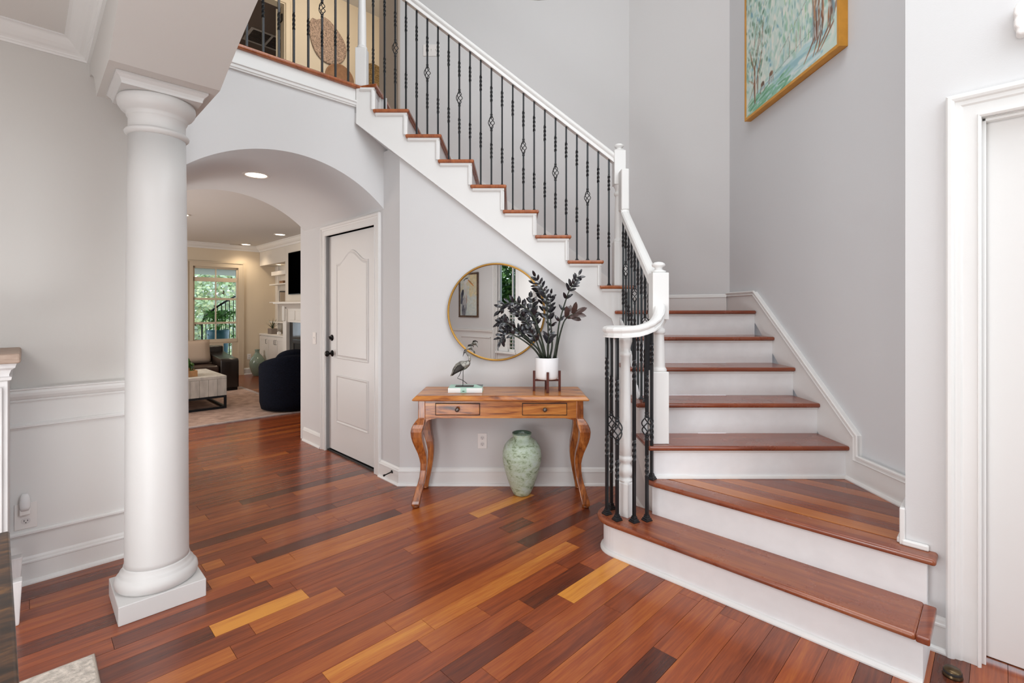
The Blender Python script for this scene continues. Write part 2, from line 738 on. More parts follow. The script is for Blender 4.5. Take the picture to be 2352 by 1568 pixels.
# front and back skins as strips above the arch, soffit in between
top = 2.98
for (wface) in (WA, WB):
    vs, fs = [], []
    pts = [(0.2, zs)] + arc + [(UR + .03, zs)]
    for (u, z) in pts:
        vs += [UW(u, wface, z), UW(u, wface, top)]
    for i in range(len(pts) - 1):
        fs.append((2 * i, 2 * i + 2, 2 * i + 3, 2 * i + 1))
    vault.add(vs, fs)
vs, fs = [], []
for (u, z) in arc:
    vs += [UW(u, WA, z), UW(u, WB, z)]
for i in range(N - 1):
    fs.append((2 * i, 2 * i + 2, 2 * i + 3, 2 * i + 1))
vault.add(vs, fs, True)
vault.uw(0.2, UR + .03, WA + .001, WB - .001, top, top + .06)
S(vault.build('wall_arch', WALL), 'grey wall with a wide arched opening and vaulted soffit into the living room')
S(MB().uw(0.45, uc - half, WL + .1, WB, 0, zs + .01).build('wall_passage_left', WALL), 'left side wall of the arched passage')
# door wall: left of the casing, right of it, above the door
dw = MB()
dw.uw(UR, UR + .12, 4.535, WB, 0, 2.6)
dw.uw(UR, UR + .12, 3.245, 3.617, 0, 2.6)
dw.uw(UR, UR + .12, 3.617, 4.535, 2.035, 2.6)
S(dw.build('wall_closet', WALL), 'short grey wall holding the two-panel closet door')
# console wall under the stair
xl = UW(UR, 3.2452)[0]
zt = lambda x: 1.2706 + (.7575 - x) * .764
cw = MB().prism([(-0.859, 0), (0.815, 0), (0.815, 1.25), (0.7575, 1.31), (-0.859, zt(-.859) + .05)], lambda a, b, t: (a, t, b), YC, YC + .12)
S(cw.build('wall_console', WALL), 'pale grey wall under the stairs behind the console table')
S(MB().prism([(2.80, 0), (3.735, 0), (3.735, 1.3), (3.45, 1.1), (2.80, .30)], lambda a, b, t: (t, a, b), .815, .835).build('wall_stair_side', WALL), 'grey wall under the lower steps beside the scroll newel')
# tall stairwell walls
S(MB().box(-1.155, 1.20, 4.90, 5.0, 1.2, 5.9).build('wall_stair_back', WALL), 'tall pale grey wall behind the upper flight')
pw = MB().prism([(1.177, 4.90), (1.93, 4.325), (2.03, 4.40), (1.20, 5.02)], lambda a, b, t: (a, b, t), 1.2, 5.9)
S(pw.build('wall_stair_corner', WALL), 'angled grey wall at the corner of the stair landing')
S(MB().box(PXW, PXW + .1, 2.27, 4.40, 0, 5.9).build('wall_stair_right', WALL_R), 'tall grey wall beside the lower steps, carrying the landscape painting')
# pier and entry-side wall with a door opening (u = UP4)
DW0, DW1 = 0.048, -0.88
pr = MB()
pr.uw(UP4, UP4 + .14, DW0, .274, 0, 5.9)
pr.uw(UP4, UP4 + .14, -1.3, DW1, 0, 5.9)
pr.uw(UP4, UP4 + .14, DW1, DW0, 2.075, 5.9)
pr.uw(UP4 + .14, 3.10, .13, .274, 0, 5.9)
S(pr.build('wall_entry_right', WALL), 'bright grey wall around the plain white door at the right')
# front wall with window openings behind the camera (seen in the mirror)
fw = MB()
WF = -1.24
fw.uw(-3.3, -1.64, WF - .12, WF, 0, 3.0)
fw.uw(-1.64, -1.13, WF - .12, WF, 0, .52)
fw.uw(-1.64, -1.13, WF - .12, WF, 2.35, 3.0)
fw.uw(-1.13, .75, WF - .12, WF, 0, 5.9)
fw.uw(.75, 2.45, WF - .12, WF, 2.25, 2.6)
fw.uw(.75, 2.45, WF - .12, WF, 5.3, 5.9)
fw.uw(2.45, 2.75, WF - .12, WF, 0, 5.9)
S(fw.build('wall_front', WALL), 'grey front wall with the dining window, seen in the round mirror')
S(MB().uw(-3.4, -3.3, WF - .1, 3.48, 0, 3.0).build('wall_dining_far', WALL), 'far grey wall of the dining room')
# foyer ceiling and dining ceiling
S(MB().uw(.3, 5.6, -1.4, 4.4, 5.9, 6.0).build('ceiling_foyer', CEIL), 'high foyer ceiling')
dc = MB()
dc.uw(-3.35, .243, WF - .1, WL + .02, 2.709, 2.82)
S(dc.build('ceiling_dining', CEIL), 'flat dining room ceiling inside the crown moulding')
S(MB().uw(.48, .62, WF - .1, WA, 2.85, 5.95).build('wall_foyer_left', WALL), 'upper foyer wall above the beam')
# beam with arched soffit carried by the column (u .2426 - .6426)
B0, B1 = .2426, .6426
sof = [(3.49, 2.575), (3.38, 2.57), (3.28, 2.545), (3.18, 2.50), (3.10, 2.435), (3.05, 2.375), (3.04, 2.36), (2.559, 2.36)]
for i in range(1, 17):
    d = 1.9 * i / 16
    sof.append((2.559 - d, 2.36 + .42 * d - .11 * d * d))
mirror_side = [(2.559 - 3.8 - (w - 2.559) * 1, z) for (w, z) in sof[::-1] if w <= 2.56]
sof += [(w, z) for (w, z) in mirror_side[1:] if w >= WF]
beam = MB()
vs, fs = [], []
for (w, z) in sof:
    vs += [UW(B0, w, z), UW(B1, w, z), UW(B0, w, 3.0), UW(B1, w, 3.0)]
for i in range(len(sof) - 1):
    a, b = 4 * i, 4 * i + 4
    fs += [(a, a + 1, b + 1, b), (a, b, b + 2, a + 2), (a + 1, a + 3, b + 3, b + 1), (a + 2, b + 2, b + 3, a + 3)]
beam.add(vs, fs)
S(beam.build('wall_beam', WALL_D), 'wide grey plaster beam with a curved underside resting on the column')

# living room shell
lr = MB()
ua, ub = 2.274, 3.057
lr.uw(-2.0, ua, 10.89, 11.0, 0, 2.62)
lr.uw(ub, 3.9, 10.89, 11.0, 0, 2.62)
lr.uw(ua, ub, 10.89, 11.0, 2.165, 2.62)
S(lr.build('wall_living_far', WARMW), 'cream wall of the living room around the glazed patio door')
lf = MB()
lf.uw(3.465, 3.85, 5.1, 9.49, 0, 2.62)      # chimney breast side, u face 3.465
lf.uw(3.77, 3.88, 9.40, 10.95, 0, 2.62)
lf.uw(3.465, 3.77, 9.48, 10.89, 2.23, 2.62)
S(lf.build('wall_living_right', mat('wall_paint_offwhite', '#cfc9c0', .75)), 'off-white chimney breast wall with a recessed alcove')
S(MB().uw(-2.1, -2.0, 5.05, 11.0, 0, 2.62).build('wall_living_left', WARMW), 'left living room wall')
lb = MB()
lb.uw(-2.1, .60, 5.045, 5.145, 0, 2.7)
lb.uw(UR, 3.9, 5.045, 5.145, 0, 2.7)
lb.uw(.6, UR, 5.045, 5.05, 2.5, 2.7)
S(lb.build('wall_living_near', WALL), 'living room side of the passage wall')
S(MB().uw(-2.1, 3.9, 5.04, 11.0, 2.62, 2.7).build('ceiling_living', CEIL), 'living room ceiling with recessed lights')

# upstairs hall
WU = 6.265
up = MB()
up.uw(-1.0, 1.49, WU, WU + .12, F2, 5.5)
up.uw(2.29, 4.2, WU, WU + .12, F2, 5.5)
up.uw(1.49, 2.29, WU, WU + .12, 5.13, 5.5)
S(up.build('wall_upstairs', WARMW), 'beige upstairs hall wall with woven baskets and a dark doorway')
S(MB().uw(2.648, 2.75, 4.26, 4.63, 2.9, 5.9).build('wall_upstairs_return', mat('wall_taupe', '#b5a698', .75)), 'short taupe wall end at the top of the stairs')
S(MB().uw(3.9, 4.0, 3.9, 6.3, 2.9, 5.6).build('wall_upstairs_right', WARMW), 'right end wall of the upstairs hall')
S(MB().uw(-.5, 4.2, 3.6, 8.5, 5.5, 5.6).build('ceiling_upstairs', CEIL), 'upstairs hall ceiling')
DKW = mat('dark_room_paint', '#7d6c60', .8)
dk = MB()
dk.uw(.9, 1.0, WU + .12, 8.4, F2, 5.5)
dk.uw(3.0, 3.1, WU + .12, 8.4, F2, 5.5)
dk.uw(.9, 3.1, 8.4, 8.5, F2, 5.5)
S(dk.build('wall_upstairs_bedroom', DKW), 'dim taupe room beyond the upstairs doorway')
S(MB().uw(.9, 3.1, WU + .12, 8.4, 5.38, 5.48).build('ceiling_upstairs_bedroom', DKW), 'dim bedroom ceiling with a return air vent')
sl = MB().prism([UW(.1, WA)[:2], (-1.178, 3.745), (-1.05, 3.745), (-1.05, 4.9), UW(2.66, 4.3)[:2], UW(4.1, 4.3)[:2], UW(4.1, WU + .1)[:2], UW(-1, WU + .1)[:2], UW(-1, 5.2)[:2], UW(.1, 5.2)[:2]],
                lambda a, b, t: (a, b, t), 2.98, F2 - .028)
S(sl.build('floor_upstairs', WALL), 'upstairs hall floor slab edge')
# remaining outer skin so no daylight leaks in
S(MB().uw(-2.1, .25, 3.3, 5.1, 2.9, 3.0).build('ceiling_passage_cap', CEIL), 'ceiling beside the passage')
S(MB().uw(-1.1, -1.0, 3.4, 8.6, 3.0, 5.6).build('wall_upstairs_left', WARMW), 'left end wall of the upstairs hall')
S(MB().uw(-1.1, .62, 3.38, 3.485, 2.99, 5.9).build('wall_upstairs_front', WALL), 'upstairs wall above the dining room')


# ---------------------------------------------------------------- mouldings
def bb(h=.135, t=.016, shoe=True):
    p = [(0, 0)]
    if shoe:
        p += [(t + .014, 0), (t + .014, .006), (t + .011, .014), (t + .003, .019), (t, .02)]
    else:
        p += [(t, 0)]
    p += [(t, h - .036), (t + .003, h - .033), (t + .003, h - .026), (t - .002, h - .022), (t - .004, h - .012), (t - .009, h - .004), (.004, h), (0, h)]
    return p


def base(name, pts, flip, label, h=.135, m=WHITE):
    return S(MB().sweep(pts, bb(h), flip).build(name, m), label)


base('baseboard_dining', [UW(-3.3, WL), UW(.6, WL)], -1, 'white baseboard of the dining wall')
base('baseboard_console', [UW(UR, 3.53), (-0.859, YC), (0.815, YC)], -1, 'white baseboard along the wall below the console')
base('baseboard_passage', [UW(UR, WB + .10), UW(UR, WB), UW(UR, 4.63)][1:], -1, 'white baseboard left of the closet door')
base('baseboard_stair_side', [(.815, 3.73), (.815, 2.80)], -1, 'white baseboard beside the lower steps', h=.12)
base('baseboard_entry', [UW(UP4, .262), UW(UP4, .146)], -1, 'white baseboard between the steps and the door casing')
base('baseboard_living', [UW(-1.9, 10.89), UW(2.17, 10.89)], -1, 'white baseboard of the living room')
base('baseboard_living_corner', [UW(3.16, 10.89), UW(3.465, 10.89)], -1, 'white baseboard beside the glass bottle')
base('baseboard_front', [UW(-.7, WF), UW(-3.3, WF)], -1, 'white baseboard of the front wall')

# wainscot on the dining wall: chair rail, panel moulds, white field
wn = sroot('trim_1', 'white wainscot with chair rail and picture-frame moulding on the dining wall', UW(-1.3, WL))
MB().uw(-3.3, .6, WL - .006, WL, 0, .90).build('panel_field', WHITE, wn)
cr = [(0, .0), (.012, .0), (.014, .006), (.012, .012), (.020, .016), (.030, .032), (.033, .046), (.030, .058), (.036, .062), (.036, .068), (0, .070)]
MB().sweep([UW(-3.3, WL), UW(.6, WL)], [(a, b + .892) for a, b in cr], -1).build('chair_rail', WHITE, wn)
pm = [(0, 0), (.006, 0), (.008, .006), (.014, .010), (.014, .018), (.008, .022), (.006, .026), (0, .026)]
for z in (.760, .235):
    MB().sweep([UW(-3.3, WL - .006), UW(.6, WL - .006)], [(a, b + z) for a, b in pm], -1).build('panel_mould', WHITE, wn)
# wainscot reflected in the mirror, on the front wall
wn2 = sroot('trim_2', 'white wainscot and window casing on the front wall, seen in the mirror', UW(-2, WF))
MB().uw(-3.3, -1.76, WF, WF + .006, 0, .90).build('panel_field', WHITE, wn2)
MB().sweep([UW(-1.76, WF), UW(-3.3, WF)], [(a, b + .86) for a, b in cr], -1).build('chair_rail', WHITE, wn2)
for (u0, u1, z0, z1) in ((-2.75, -1.82, .760, .786), (-2.75, -1.82, .235, .261), (-2.75, -2.724, .235, .786), (-1.846, -1.82, .235, .786)):
    MB().uw(u0, u1, WF + .006, WF + .020, z0, z1).build('panel_mould', WHITE, wn2, bevel=.004)

# crown moulding of the dining room
cp = [(0, 0), (.012, 0), (.014, .008), (.020, .012), (.022, .018), (.030, .024), (.044, .030), (.062, .044), (.076, .058), (.084, .066), (.090, .070), (.102, .072), (.102, .080), (0, .080)]
S(MB().sweep([UW(-3.3, WL), UW(B0, WL), UW(B0, WF)], [(a * 1.0, b + 2.630) for a, b in cp], -1).build('trim_crown_dining', WHITE), 'white crown moulding around the dining room ceiling')
# living room crown
S(MB().sweep([UW(-2.0, 10.89), UW(3.465, 10.89), UW(3.465, 5.2)], [(a * 1.2, (b - .08) * 1.3 + 2.62) for a, b in cp], -1).build('trim_crown_living', WHITE), 'white crown moulding around the living room ceiling')
# balcony fascia and its moulding
fa = sroot('trim_balcony', 'white balcony fascia with a moulding strip and wooden nosing above the arch', UW(1.2, WA, 2.95))
MB().uw(.3, 2.00, WA - .016, WA, 2.93, F2 - .026).build('fascia_board', WHITE, fa)
MB().sweep([UW(.3, WA), UW(1.985, WA)], [(0, 2.885), (.016, 2.885), (.018, 2.893), (.024, 2.897), (.026, 2.912), (.034, 2.918), (.034, 2.930), (0, 2.930)], 1 if False else -1).build('fascia_moulding', WHITE, fa)
MB().uw(.3, 2.003, WA - .046, WA + .07, F2 - .028, F2).build('nosing', TREADY, fa, bevel=.012, seg=4)


def casing(root, pts, width, mt=WHITE, deep=.018):
    """Moulded casing: pts is a list of (origin, along-vector, outward vector, normal) strips."""
    prof = [(0, 0), (0, .012), (.006, .016), (.010, .016), (.012, .011), (width * .52, .011), (width * .58, .015), (width * .72, .016), (width * .76, .021),
            (width * .84, .024), (width * .94, .024), (width, .020), (width, 0)]
    mb = MB()
    rings = []
    for (p, o, nrm) in pts:
        P, O, Nn = Vector(p), Vector(o), Vector(nrm)
        rings.append([P + O * a + Nn * b * (deep / .018) for a, b in prof])
    mb.loft(rings, smooth=False)
    return mb.build('casing', mt, root)


def door_casing(root, wa, wb, z0, z1, u, side, width, mt=WHITE, deep=.018):
    """Casing round an opening wa..wb (wa<wb) in a wall of constant u; side=-1 faces -u."""
    nv = Vector(UW(side, 0))
    wv = Vector(UW(0, 1))
    zv = Vector((0, 0, 1))
    pts = [(UW(u, wa, z0), -wv, nv), (UW(u, wa, z1), -wv + zv, nv), (UW(u, wb, z1), wv + zv, nv), (UW(u, wb, z0), wv, nv)]
    return casing(root, pts, width, mt, deep)


# ---------------------------------------------------------------- closet door (door_1)
d1 = sroot('door_1', 'white two-panel closet door with arched top panel in the passage', UW(UR, 4.07))
door_casing(d1, 3.617, 4.535, 0, 2.035, UR, -1, .090)
jm = MB()
jm.uw(UR - .002, UR + .12, 3.605, 3.617, 0, 2.035)
jm.uw(UR - .002, UR + .12, 4.535, 4.547, 0, 2.035)
jm.uw(UR - .002, UR + .12, 3.617, 4.535, 2.035, 2.047)
jm.build('door_jamb', WHITE, d1)
US = UR + .028
slab = MB().uw(US, US + .035, 3.621, 4.531, .022, 2.031).build('door_slab', DOORW, d1, bevel=.002)
MB().uw(UR + .01, UR + .12, 3.62, 4.533, .0, .014).build('threshold', DARKM, d1)


def panel_ring(pts, inset, out0, out1, u):
    """Raised bolection frame following the polygon pts (w, z) on the face u, facing -u."""
    n = len(pts)
    c = (sum(p[0] for p in pts) / n, sum(p[1] for p in pts) / n)

    def off(d):
        res = []
        for i in range(n):
            a, b, e = Vector(pts[i - 1]), Vector(pts[i]), Vector(pts[(i + 1) % n])
            d1_, d2_ = (b - a).normalized(), (e - b).normalized()
            n1 = Vector((-d1_.y, d1_.x))
            n2 = Vector((-d2_.y, d2_.x))
            m_ = (n1 + n2).normalized()
            k_ = 1 / max(.4, m_.dot(n1))
            res.append(b + m_ * d * k_)
        return res
    mb = MB()
    lay = [(0, 0), (.006, .008), (.012, .008), (.022, .001), (inset - .012, .001), (inset, .007)]
    vs, fs = [], []
    for (d, o) in lay:
        for p in off(d):
            vs.append(UW(u - o, p[0], p[1]))
    for k in range(len(lay) - 1):
        for i in range(n):
            j = (i + 1) % n
            fs.append((k * n + i, k * n + j, (k + 1) * n + j, (k + 1) * n + i))
    fs.append(tuple((len(lay) - 1) * n + i for i in range(n)))
    mb.add(vs, fs)
    return mb


wl, wr = 3.775, 4.375
# counter-clockwise as seen with w to the right, z up
archtop = []
for i in range(25):
    t = i / 24
    w = wr - (wr - wl) * t
    s_ = abs(2 * t - 1)
    z = 1.77 + .105 * (0.5 + 0.5 * math.cos(math.pi * min(1, s_ * 1.12)))
    archtop.append((w, z))
panel_ring([(wl, .885), (wr, .885)] + archtop, .034, 0, 0, US).build('upper_panel', DOORW, d1)
panel_ring([(wl, .285), (wr, .285), (wr, .735), (wl, .735)], .034, 0, 0, US).build('lower_panel', DOORW, d1)


def knob(root, u, w, z, big=True):
    mb = MB()
    pr_ = [(.001, 0), (.030, 0), (.031, .004), (.024, .009), (.011, .013), (.010, .030), (.020, .036), (.028, .046), (.028, .056), (.020, .066), (.001, .069)] if big else \
          [(.001, 0), (.029, 0), (.030, .005), (.022, .012), (.012, .014), (.001, .015)]
    mb.lathe(pr_, n=20)
    if not big:
        mb.box(-.004, .004, -.016, .016, .012, .030)
    ax = Vector(UW(-1, 0))
    M = Matrix.Translation(Vector(UW(u, w, z))) @ Vector((0, 0, 1)).rotation_difference(ax).to_matrix().to_4x4()
    mb.xf(M)
    return mb.build('door_knob' if big else 'deadbolt', DARKM, root, label=None)


knob(d1, US, 4.465, .925)
knob(d1, US, 4.470, 1.072, False)
for z in (1.79, 1.13, .33):
    MB().uw(UR - .010, UR + .004, 3.607, 3.622, z - .048, z + .048).build('hinge', DARKM, d1, bevel=.003)

# ---------------------------------------------------------------- entry-side door (door_2)
d2 = sroot('door_2', 'plain white door in a deep moulded casing at the right edge', UW(UP4, -.4))
door_casing(d2, DW1, DW0, 0, 2.07, UP4, -1, .100, deep=.026)
jm = MB()
jm.uw(UP4 - .004, UP4 + .14, DW0, DW0 + .012, 0, 2.07)
jm.uw(UP4 - .004, UP4 + .14, DW1 - .012, DW1, 0, 2.07)
jm.uw(UP4 - .004, UP4 + .14, DW1, DW0, 2.07, 2.082)
jm.uw(UP4 + .012, UP4 + .042, DW0 - .012, DW0 + .002, 0, 2.07)
jm.uw(UP4 + .012, UP4 + .042, DW1, DW0, 2.058, 2.07)
jm.build('door_jamb', WHITE, d2, bevel=.002)
MB().uw(UP4 + .045, UP4 + .080, DW1 + .004, DW0 - .004, .020, 2.062).build('door_slab', DOORW, d2, bevel=.003)
MB().uw(UP4 + .085, UP4 + .14, DW1 + .004, DW0 - .004, 0, .006).build('threshold', DARKM, d2)

# ---------------------------------------------------------------- living room glazed door with transom (window_1)
w1 = sroot('window_1', 'glazed patio door with transom and small pet flap in the living room', UW(2.66, 10.89))
WW = 10.89
fr = MB()
cz = .10
fr.uw(ua - cz, ua, WW - .02, WW, 0, 2.165)
fr.uw(ub, ub + cz, WW - .02, WW, 0, 2.165)
fr.uw(ua - cz, ub + cz, WW - .02, WW, 2.165, 2.165 + cz)
fr.uw(ua - cz + .0, ua - cz + .02, WW - .032, WW, 0, 2.265)
fr.uw(ub + cz - .02, ub + cz, WW - .032, WW, 0, 2.265)
fr.uw(ua - cz, ub + cz, WW - .032, WW, 2.245, 2.265)
WTAN = mat('window_trim_cream', '#cdbfa9', .5)
fr.build('window_casing', WTAN, w1, bevel=.003)
fr = MB()
for (z0, z1) in ((2.125, 2.165), (1.875, 1.955), (1.515, 1.555), (.68, .745)):
    fr.uw(ua, ub, WW + .01, WW + .06, z0, z1)
fr.uw(ua, ua + .03, WW + .01, WW + .06, .68, 2.165)
fr.uw(ub - .03, ub, WW + .01, WW + .06, .68, 2.165)
fr.build('sash', WTAN, w1)
mu = MB()
mu.uw(2.655, 2.675, WW + .02, WW + .05, .72, 2.14)
mu.uw(ua, ub, WW + .02, WW + .05, 1.045, 1.085)
mu.build('muntin', WTAN, w1)
GLASS = mat('clear_glass', '#ffffff', 0.02, trans=1.0, ior=1.05, spec=0.2)
MB().uw(ua + .03, ub - .03, WW + .034, WW + .038, .74, 2.13).build('pane', GLASS, w1)
lw = MB()
lw.uw(ua, 2.80, WW + .02, WW + .06, 0, .68)
lw.uw(2.80, 2.955, WW + .02, WW + .06, 0, .385)
lw.uw(2.80, 2.955, WW + .02, WW + .06, .655, .68)
lw.uw(2.955, ub, WW + .02, WW + .06, 0, .68)
lw.build('kick_panel', WTAN, w1)
MB().uw(2.80, 2.955, WW + .034, WW + .038, .385, .655).build('pet_flap', GLASS, w1)

# dining window (window_2) in the front wall: seen in the mirror
w2 = sroot('window_2', 'tall dining window with white shutters, seen in the round mirror', UW(-1.38, WF))
cs = MB()
for k in range(5):
    x0 = -1.76 + k * .024
    cs.uw(x0, x0 + (.016 if k % 2 else .024), WF, WF + (.018, .026, .018, .03, .02)[k], 0, 2.5)
cs.uw(-1.13, -.99, WF, WF + .022, 0, 2.5)
cs.uw(-1.76, -.99, WF, WF + .026, 2.36, 2.5)
cs.uw(-1.66, -1.11, WF, WF + .05, .49, .53)
cs.build('window_casing', WHITE, w2, bevel=.003)
sa = MB()
sa.uw(-1.64, -1.62, WF - .08, WF - .04, .52, 2.35)
sa.uw(-1.15, -1.13, WF - .08, WF - .04, .52, 2.35)
sa.uw(-1.28, -1.262, WF - .08, WF - .04, .52, 2.35)
sa.uw(-1.64, -1.13, WF - .08, WF - .04, 1.40, 1.43)
sa.build('sash', WHITE, w2)
MB().uw(-1.62, -1.15, WF - .062, WF - .058, .52, 2.35).build('pane', GLASS, w2)
sh = MB()
sh.uw(-1.34, -1.31, WF - .03, WF, .53, 1.42)
sh.uw(-1.17, -1.14, WF - .03, WF, .53, 1.42)
sh.uw(-1.34, -1.14, WF - .03, WF, .53, .58)
sh.uw(-1.34, -1.14, WF - .03, WF, 1.37, 1.42)
sh.build('shutter_frame', WHITE, w2)
for i in range(11):
    z = .62 + i * .068
    MB().prism([(-.022, -.012), (.022, .010), (.022, .014), (-.022, -.008)], lambda a, b, t: UW(t, WF - .015 + a, z + b), -1.31, -1.17).build('louver', WHITE, w2)
MB().uw(-1.62, -1.36, WF - .03, WF - .01, .53, 1.42).build('shutter_panel', WHITE, w2, bevel=.004)

# white fluted pilaster beside the window (its reflection is in the mirror)
pl = sroot('trim_3', 'broad white pilaster at the end of the front wall, seen in the mirror', UW(-.9, WF))
MB().uw(-.97, -.62, WF, WF + .10, 0, 2.75).build('pilaster_shaft', WHITE, pl, bevel=.006)
MB().uw(-.99, -.60, WF, WF + .12, 0, .16).build('pilaster_base', WHITE, pl, bevel=.006)

# foyer entry door and tall window behind the camera (light enters here)
w3 = sroot('window_3', 'tall foyer window behind the viewer', UW(1.6, WF, 2.6))
fr = MB()
for u_ in (.75, 1.58, 2.41):
    fr.uw(u_, u_ + .05, WF - .08, WF - .02, 2.6, 5.3)
for z_ in (2.6, 3.5, 4.4, 5.25):
    fr.uw(.75, 2.45, WF - .08, WF - .02, z_, z_ + .05)
fr.build('window_frame', WHITE, w3)
w4 = sroot('door_3', 'glazed double entry door behind the viewer', UW(1.6, WF, 0))
fr = MB()
for u_ in (.75, 1.50, 1.62, 2.35):
    fr.uw(u_, u_ + .10, WF - .08, WF - .02, 0, 2.25)
for z_ in (0.0, .9, 2.12):
    fr.uw(.75, 2.45, WF - .08, WF - .02, z_, z_ + (.25 if z_ == 0 else .12))
fr.build('door_frame', WHITE, w4)

# ================================================================ staircase
RI = 0.1905
TH = 0.027
XL, XR = 0.80, 1.905          # lower flight: stringer face and right skirt face
YS = 3.705                    # upper flight stringer face
YW = 4.895                    # wall behind the upper flight
N3 = 2.750                    # nose of the third tread
RUN = 0.262
nY = lambda n: N3 + (n - 3) * RUN
nX = lambda n: 0.940 - (n - 8) * 0.2453
NU1, NU2 = 2.2415, 2.475      # noses of the two curved steps (u)

stair = thing('staircase', (0.8, 2.7, 0), 'white staircase with cherry treads turning left above two curved bottom steps', 'staircase')


def nosed(pts, z, th=TH, mt=TREADW, name='tread', r=.011, parent=None, label=None):
    mb = MB().prism(pts, lambda a, b, t: (a, b, t), z - th, z)
    return mb.build(name, mt, parent if parent is not None else stair, bevel=r, seg=4, label=label)


# --- first step: bullnose round the scroll newel
NC = (0.640, 2.750)           # scroll newel centre
nu, nw = (NC[0] + NC[1]) * C45, (NC[1] - NC[0]) * C45


def bull(u_front, r_extra, right_w, u_back, n=18):
    """Outline: right end -> front edge -> half circle round the newel -> back edge."""
    r = nu - u_front
    pts = [UW(u_back, right_w)[:2], UW(u_front, right_w)[:2]]
    for i in range(n + 1):
        a = math.pi * i / n
        pts.append(UW(nu - r * math.cos(a), nw + r * math.sin(a))[:2])
    pts.append(UW(nu + r, nw - .12)[:2])
    return pts


TE = .190
t1 = bull(NU1, 0, TE + .02, NU2 + .05)
# the tread, its right end cap and the riser with shoe moulding
nosed(t1, RI, mt=TREADV, label='worn bottom tread with a rounded left end')
nosed([UW(NU1 - .001, TE + .022)[:2], UW(NU2 + .028, TE + .022)[:2], UW(NU2 + .028, TE - .018)[:2], UW(NU1 - .001, TE - .018)[:2]], RI + .0004, mt=TREADW, name='tread_end_cap', r=.006)
r1 = bull(NU1 + .034, 0, TE + .004, NU2 + .1)
MB().prism(r1, lambda a, b, t: (a, b, t), 0, RI - TH).build('riser', WHITE2, stair)
ring = [(p[0], p[1]) for p in r1[1:-1]]
MB().sweep(ring, [(-.002, 0), (.018, 0), (.018, .006), (.015, .014), (.008, .019), (-.002, .021)], 1).build('shoe_mould', WHITE, stair)
# --- second step and its triangular platform
r2 = [UW(NU2 + .033, TE + .012)[:2], UW(NU2 + .033, 1.398)[:2], (.80, 2.79), (.80, 3.0), (1.0, 3.0), UW(2.70, .29)[:2], UW(2.70, TE + .012)[:2]]
MB().prism([UW(NU2 + .033, TE + .012)[:2], UW(NU2 + .033, 1.388)[:2], (.812, 2.80), (1.0, 2.80), UW(2.60, .29)[:2], UW(2.60, TE + .012)[:2]],
           lambda a, b, t: (a, b, t), 0.02, 2 * RI - TH).build('riser', WHITE2, stair)
# nosing board (front strip) with rounded left corner, running along w
NB = .115
wl2 = 1.420
strip = [UW(NU2, TE - .018)[:2], UW(NU2, wl2 - .05)[:2], UW(NU2 + .004, wl2 - .02)[:2], UW(NU2 + .018, wl2)[:2], UW(NU2 + .05, wl2 + .012)[:2], (.765, 2.79), (.83, 2.79), UW(NU2 + NB, 1.36)[:2], UW(NU2 + NB, TE - .018)[:2]]
strip = [UW(NU2, TE - .018)[:2], UW(NU2, wl2 - .06)[:2], UW(NU2 + .006, wl2 - .025)[:2], UW(NU2 + .025, wl2 - .004)[:2], (.762, 2.79), (.86, 2.79), UW(NU2 + NB, 1.30)[:2],
         UW(NU2 + NB, TE - .018)[:2]]
nosed(strip, 2 * RI, mt=TREADV, label='worn front tread board of the platform step')
reg = [UW(NU2 + NB, 1.5)[:2], UW(NU2 + NB, .284)[:2], UW(4.2, .284)[:2], UW(4.2, 1.5)[:2]]
reg = clip(clip(clip(reg, 1, 0, XR), 0, 1, 2.785), -1, 0, -.80)
tones = [.80, .42, .70, .35, .30, .62, .22, .5, .4]
seeds = 0
for i in range(9):
    a0_, a1_ = NU2 + NB + i * .092, NU2 + NB + (i + 1) * .092 - .001
    pg = clip(clip(reg, -C45, -C45, -a0_), C45, C45, a1_)
    if len(pg) >= 3:
        o = MB().prism(pg, lambda a, b, t: (a, b, t), 2 * RI - TH, 2 * RI - .0005).build('plank', PLATW, stair)
        fattr(o.data, 'tone', tones[i])
        fattr(o.data, 'seed', .11 * i + .05)
# filler of the platform up to the pier
MB().prism([UW(NU2 + .05, TE)[:2], UW(2.60, TE)[:2], UW(2.60, .30)[:2], UW(NU2 + .05, .30)[:2]], lambda a, b, t: (a, b, t), 2 * RI - TH - .002, 2 * RI - .001).build('tread', TREADV, stair)

# --- lower flight
for n in range(3, 8):
    y0 = nY(n)
    z = n * RI
    y1 = nY(n + 1) + .04
    if n < 7:
        pts = [(XL - .030, y0), (XR + .004, y0), (XR + .004, y1), (XL - .030, y1)]
        nosed(pts, z, mt=TREADW)
    else:
        pts = [(XL - .022, YS - .030), (.86, YS - .030), (.86, y0), (1.905, y0), (1.905, 4.32), (1.17, 4.87), (.90, 4.87), (.90, y1), (XL - .022, y1)]
        nosed(pts, z, mt=TREADW)
    MB().box(XL, XR, y0 + .032, y0 + .050, z - RI, z - TH).build('riser', WHITE2, stair)
    # cove under the nose
    MB().box(XL, XR, y0 + .020, y0 + .034, z - TH - .014, z - TH).build('cove_mould', WHITE, stair, bevel=.005)
MB().sweep([(XL + .01, nY(3) + .032), (XR, nY(3) + .032)], [(0, 2 * RI), (.013, 2 * RI), (.013, 2 * RI + .006), (.009, 2 * RI + .016), (0, 2 * RI + .018)], -1).build('shoe_mould', WHITE, stair)

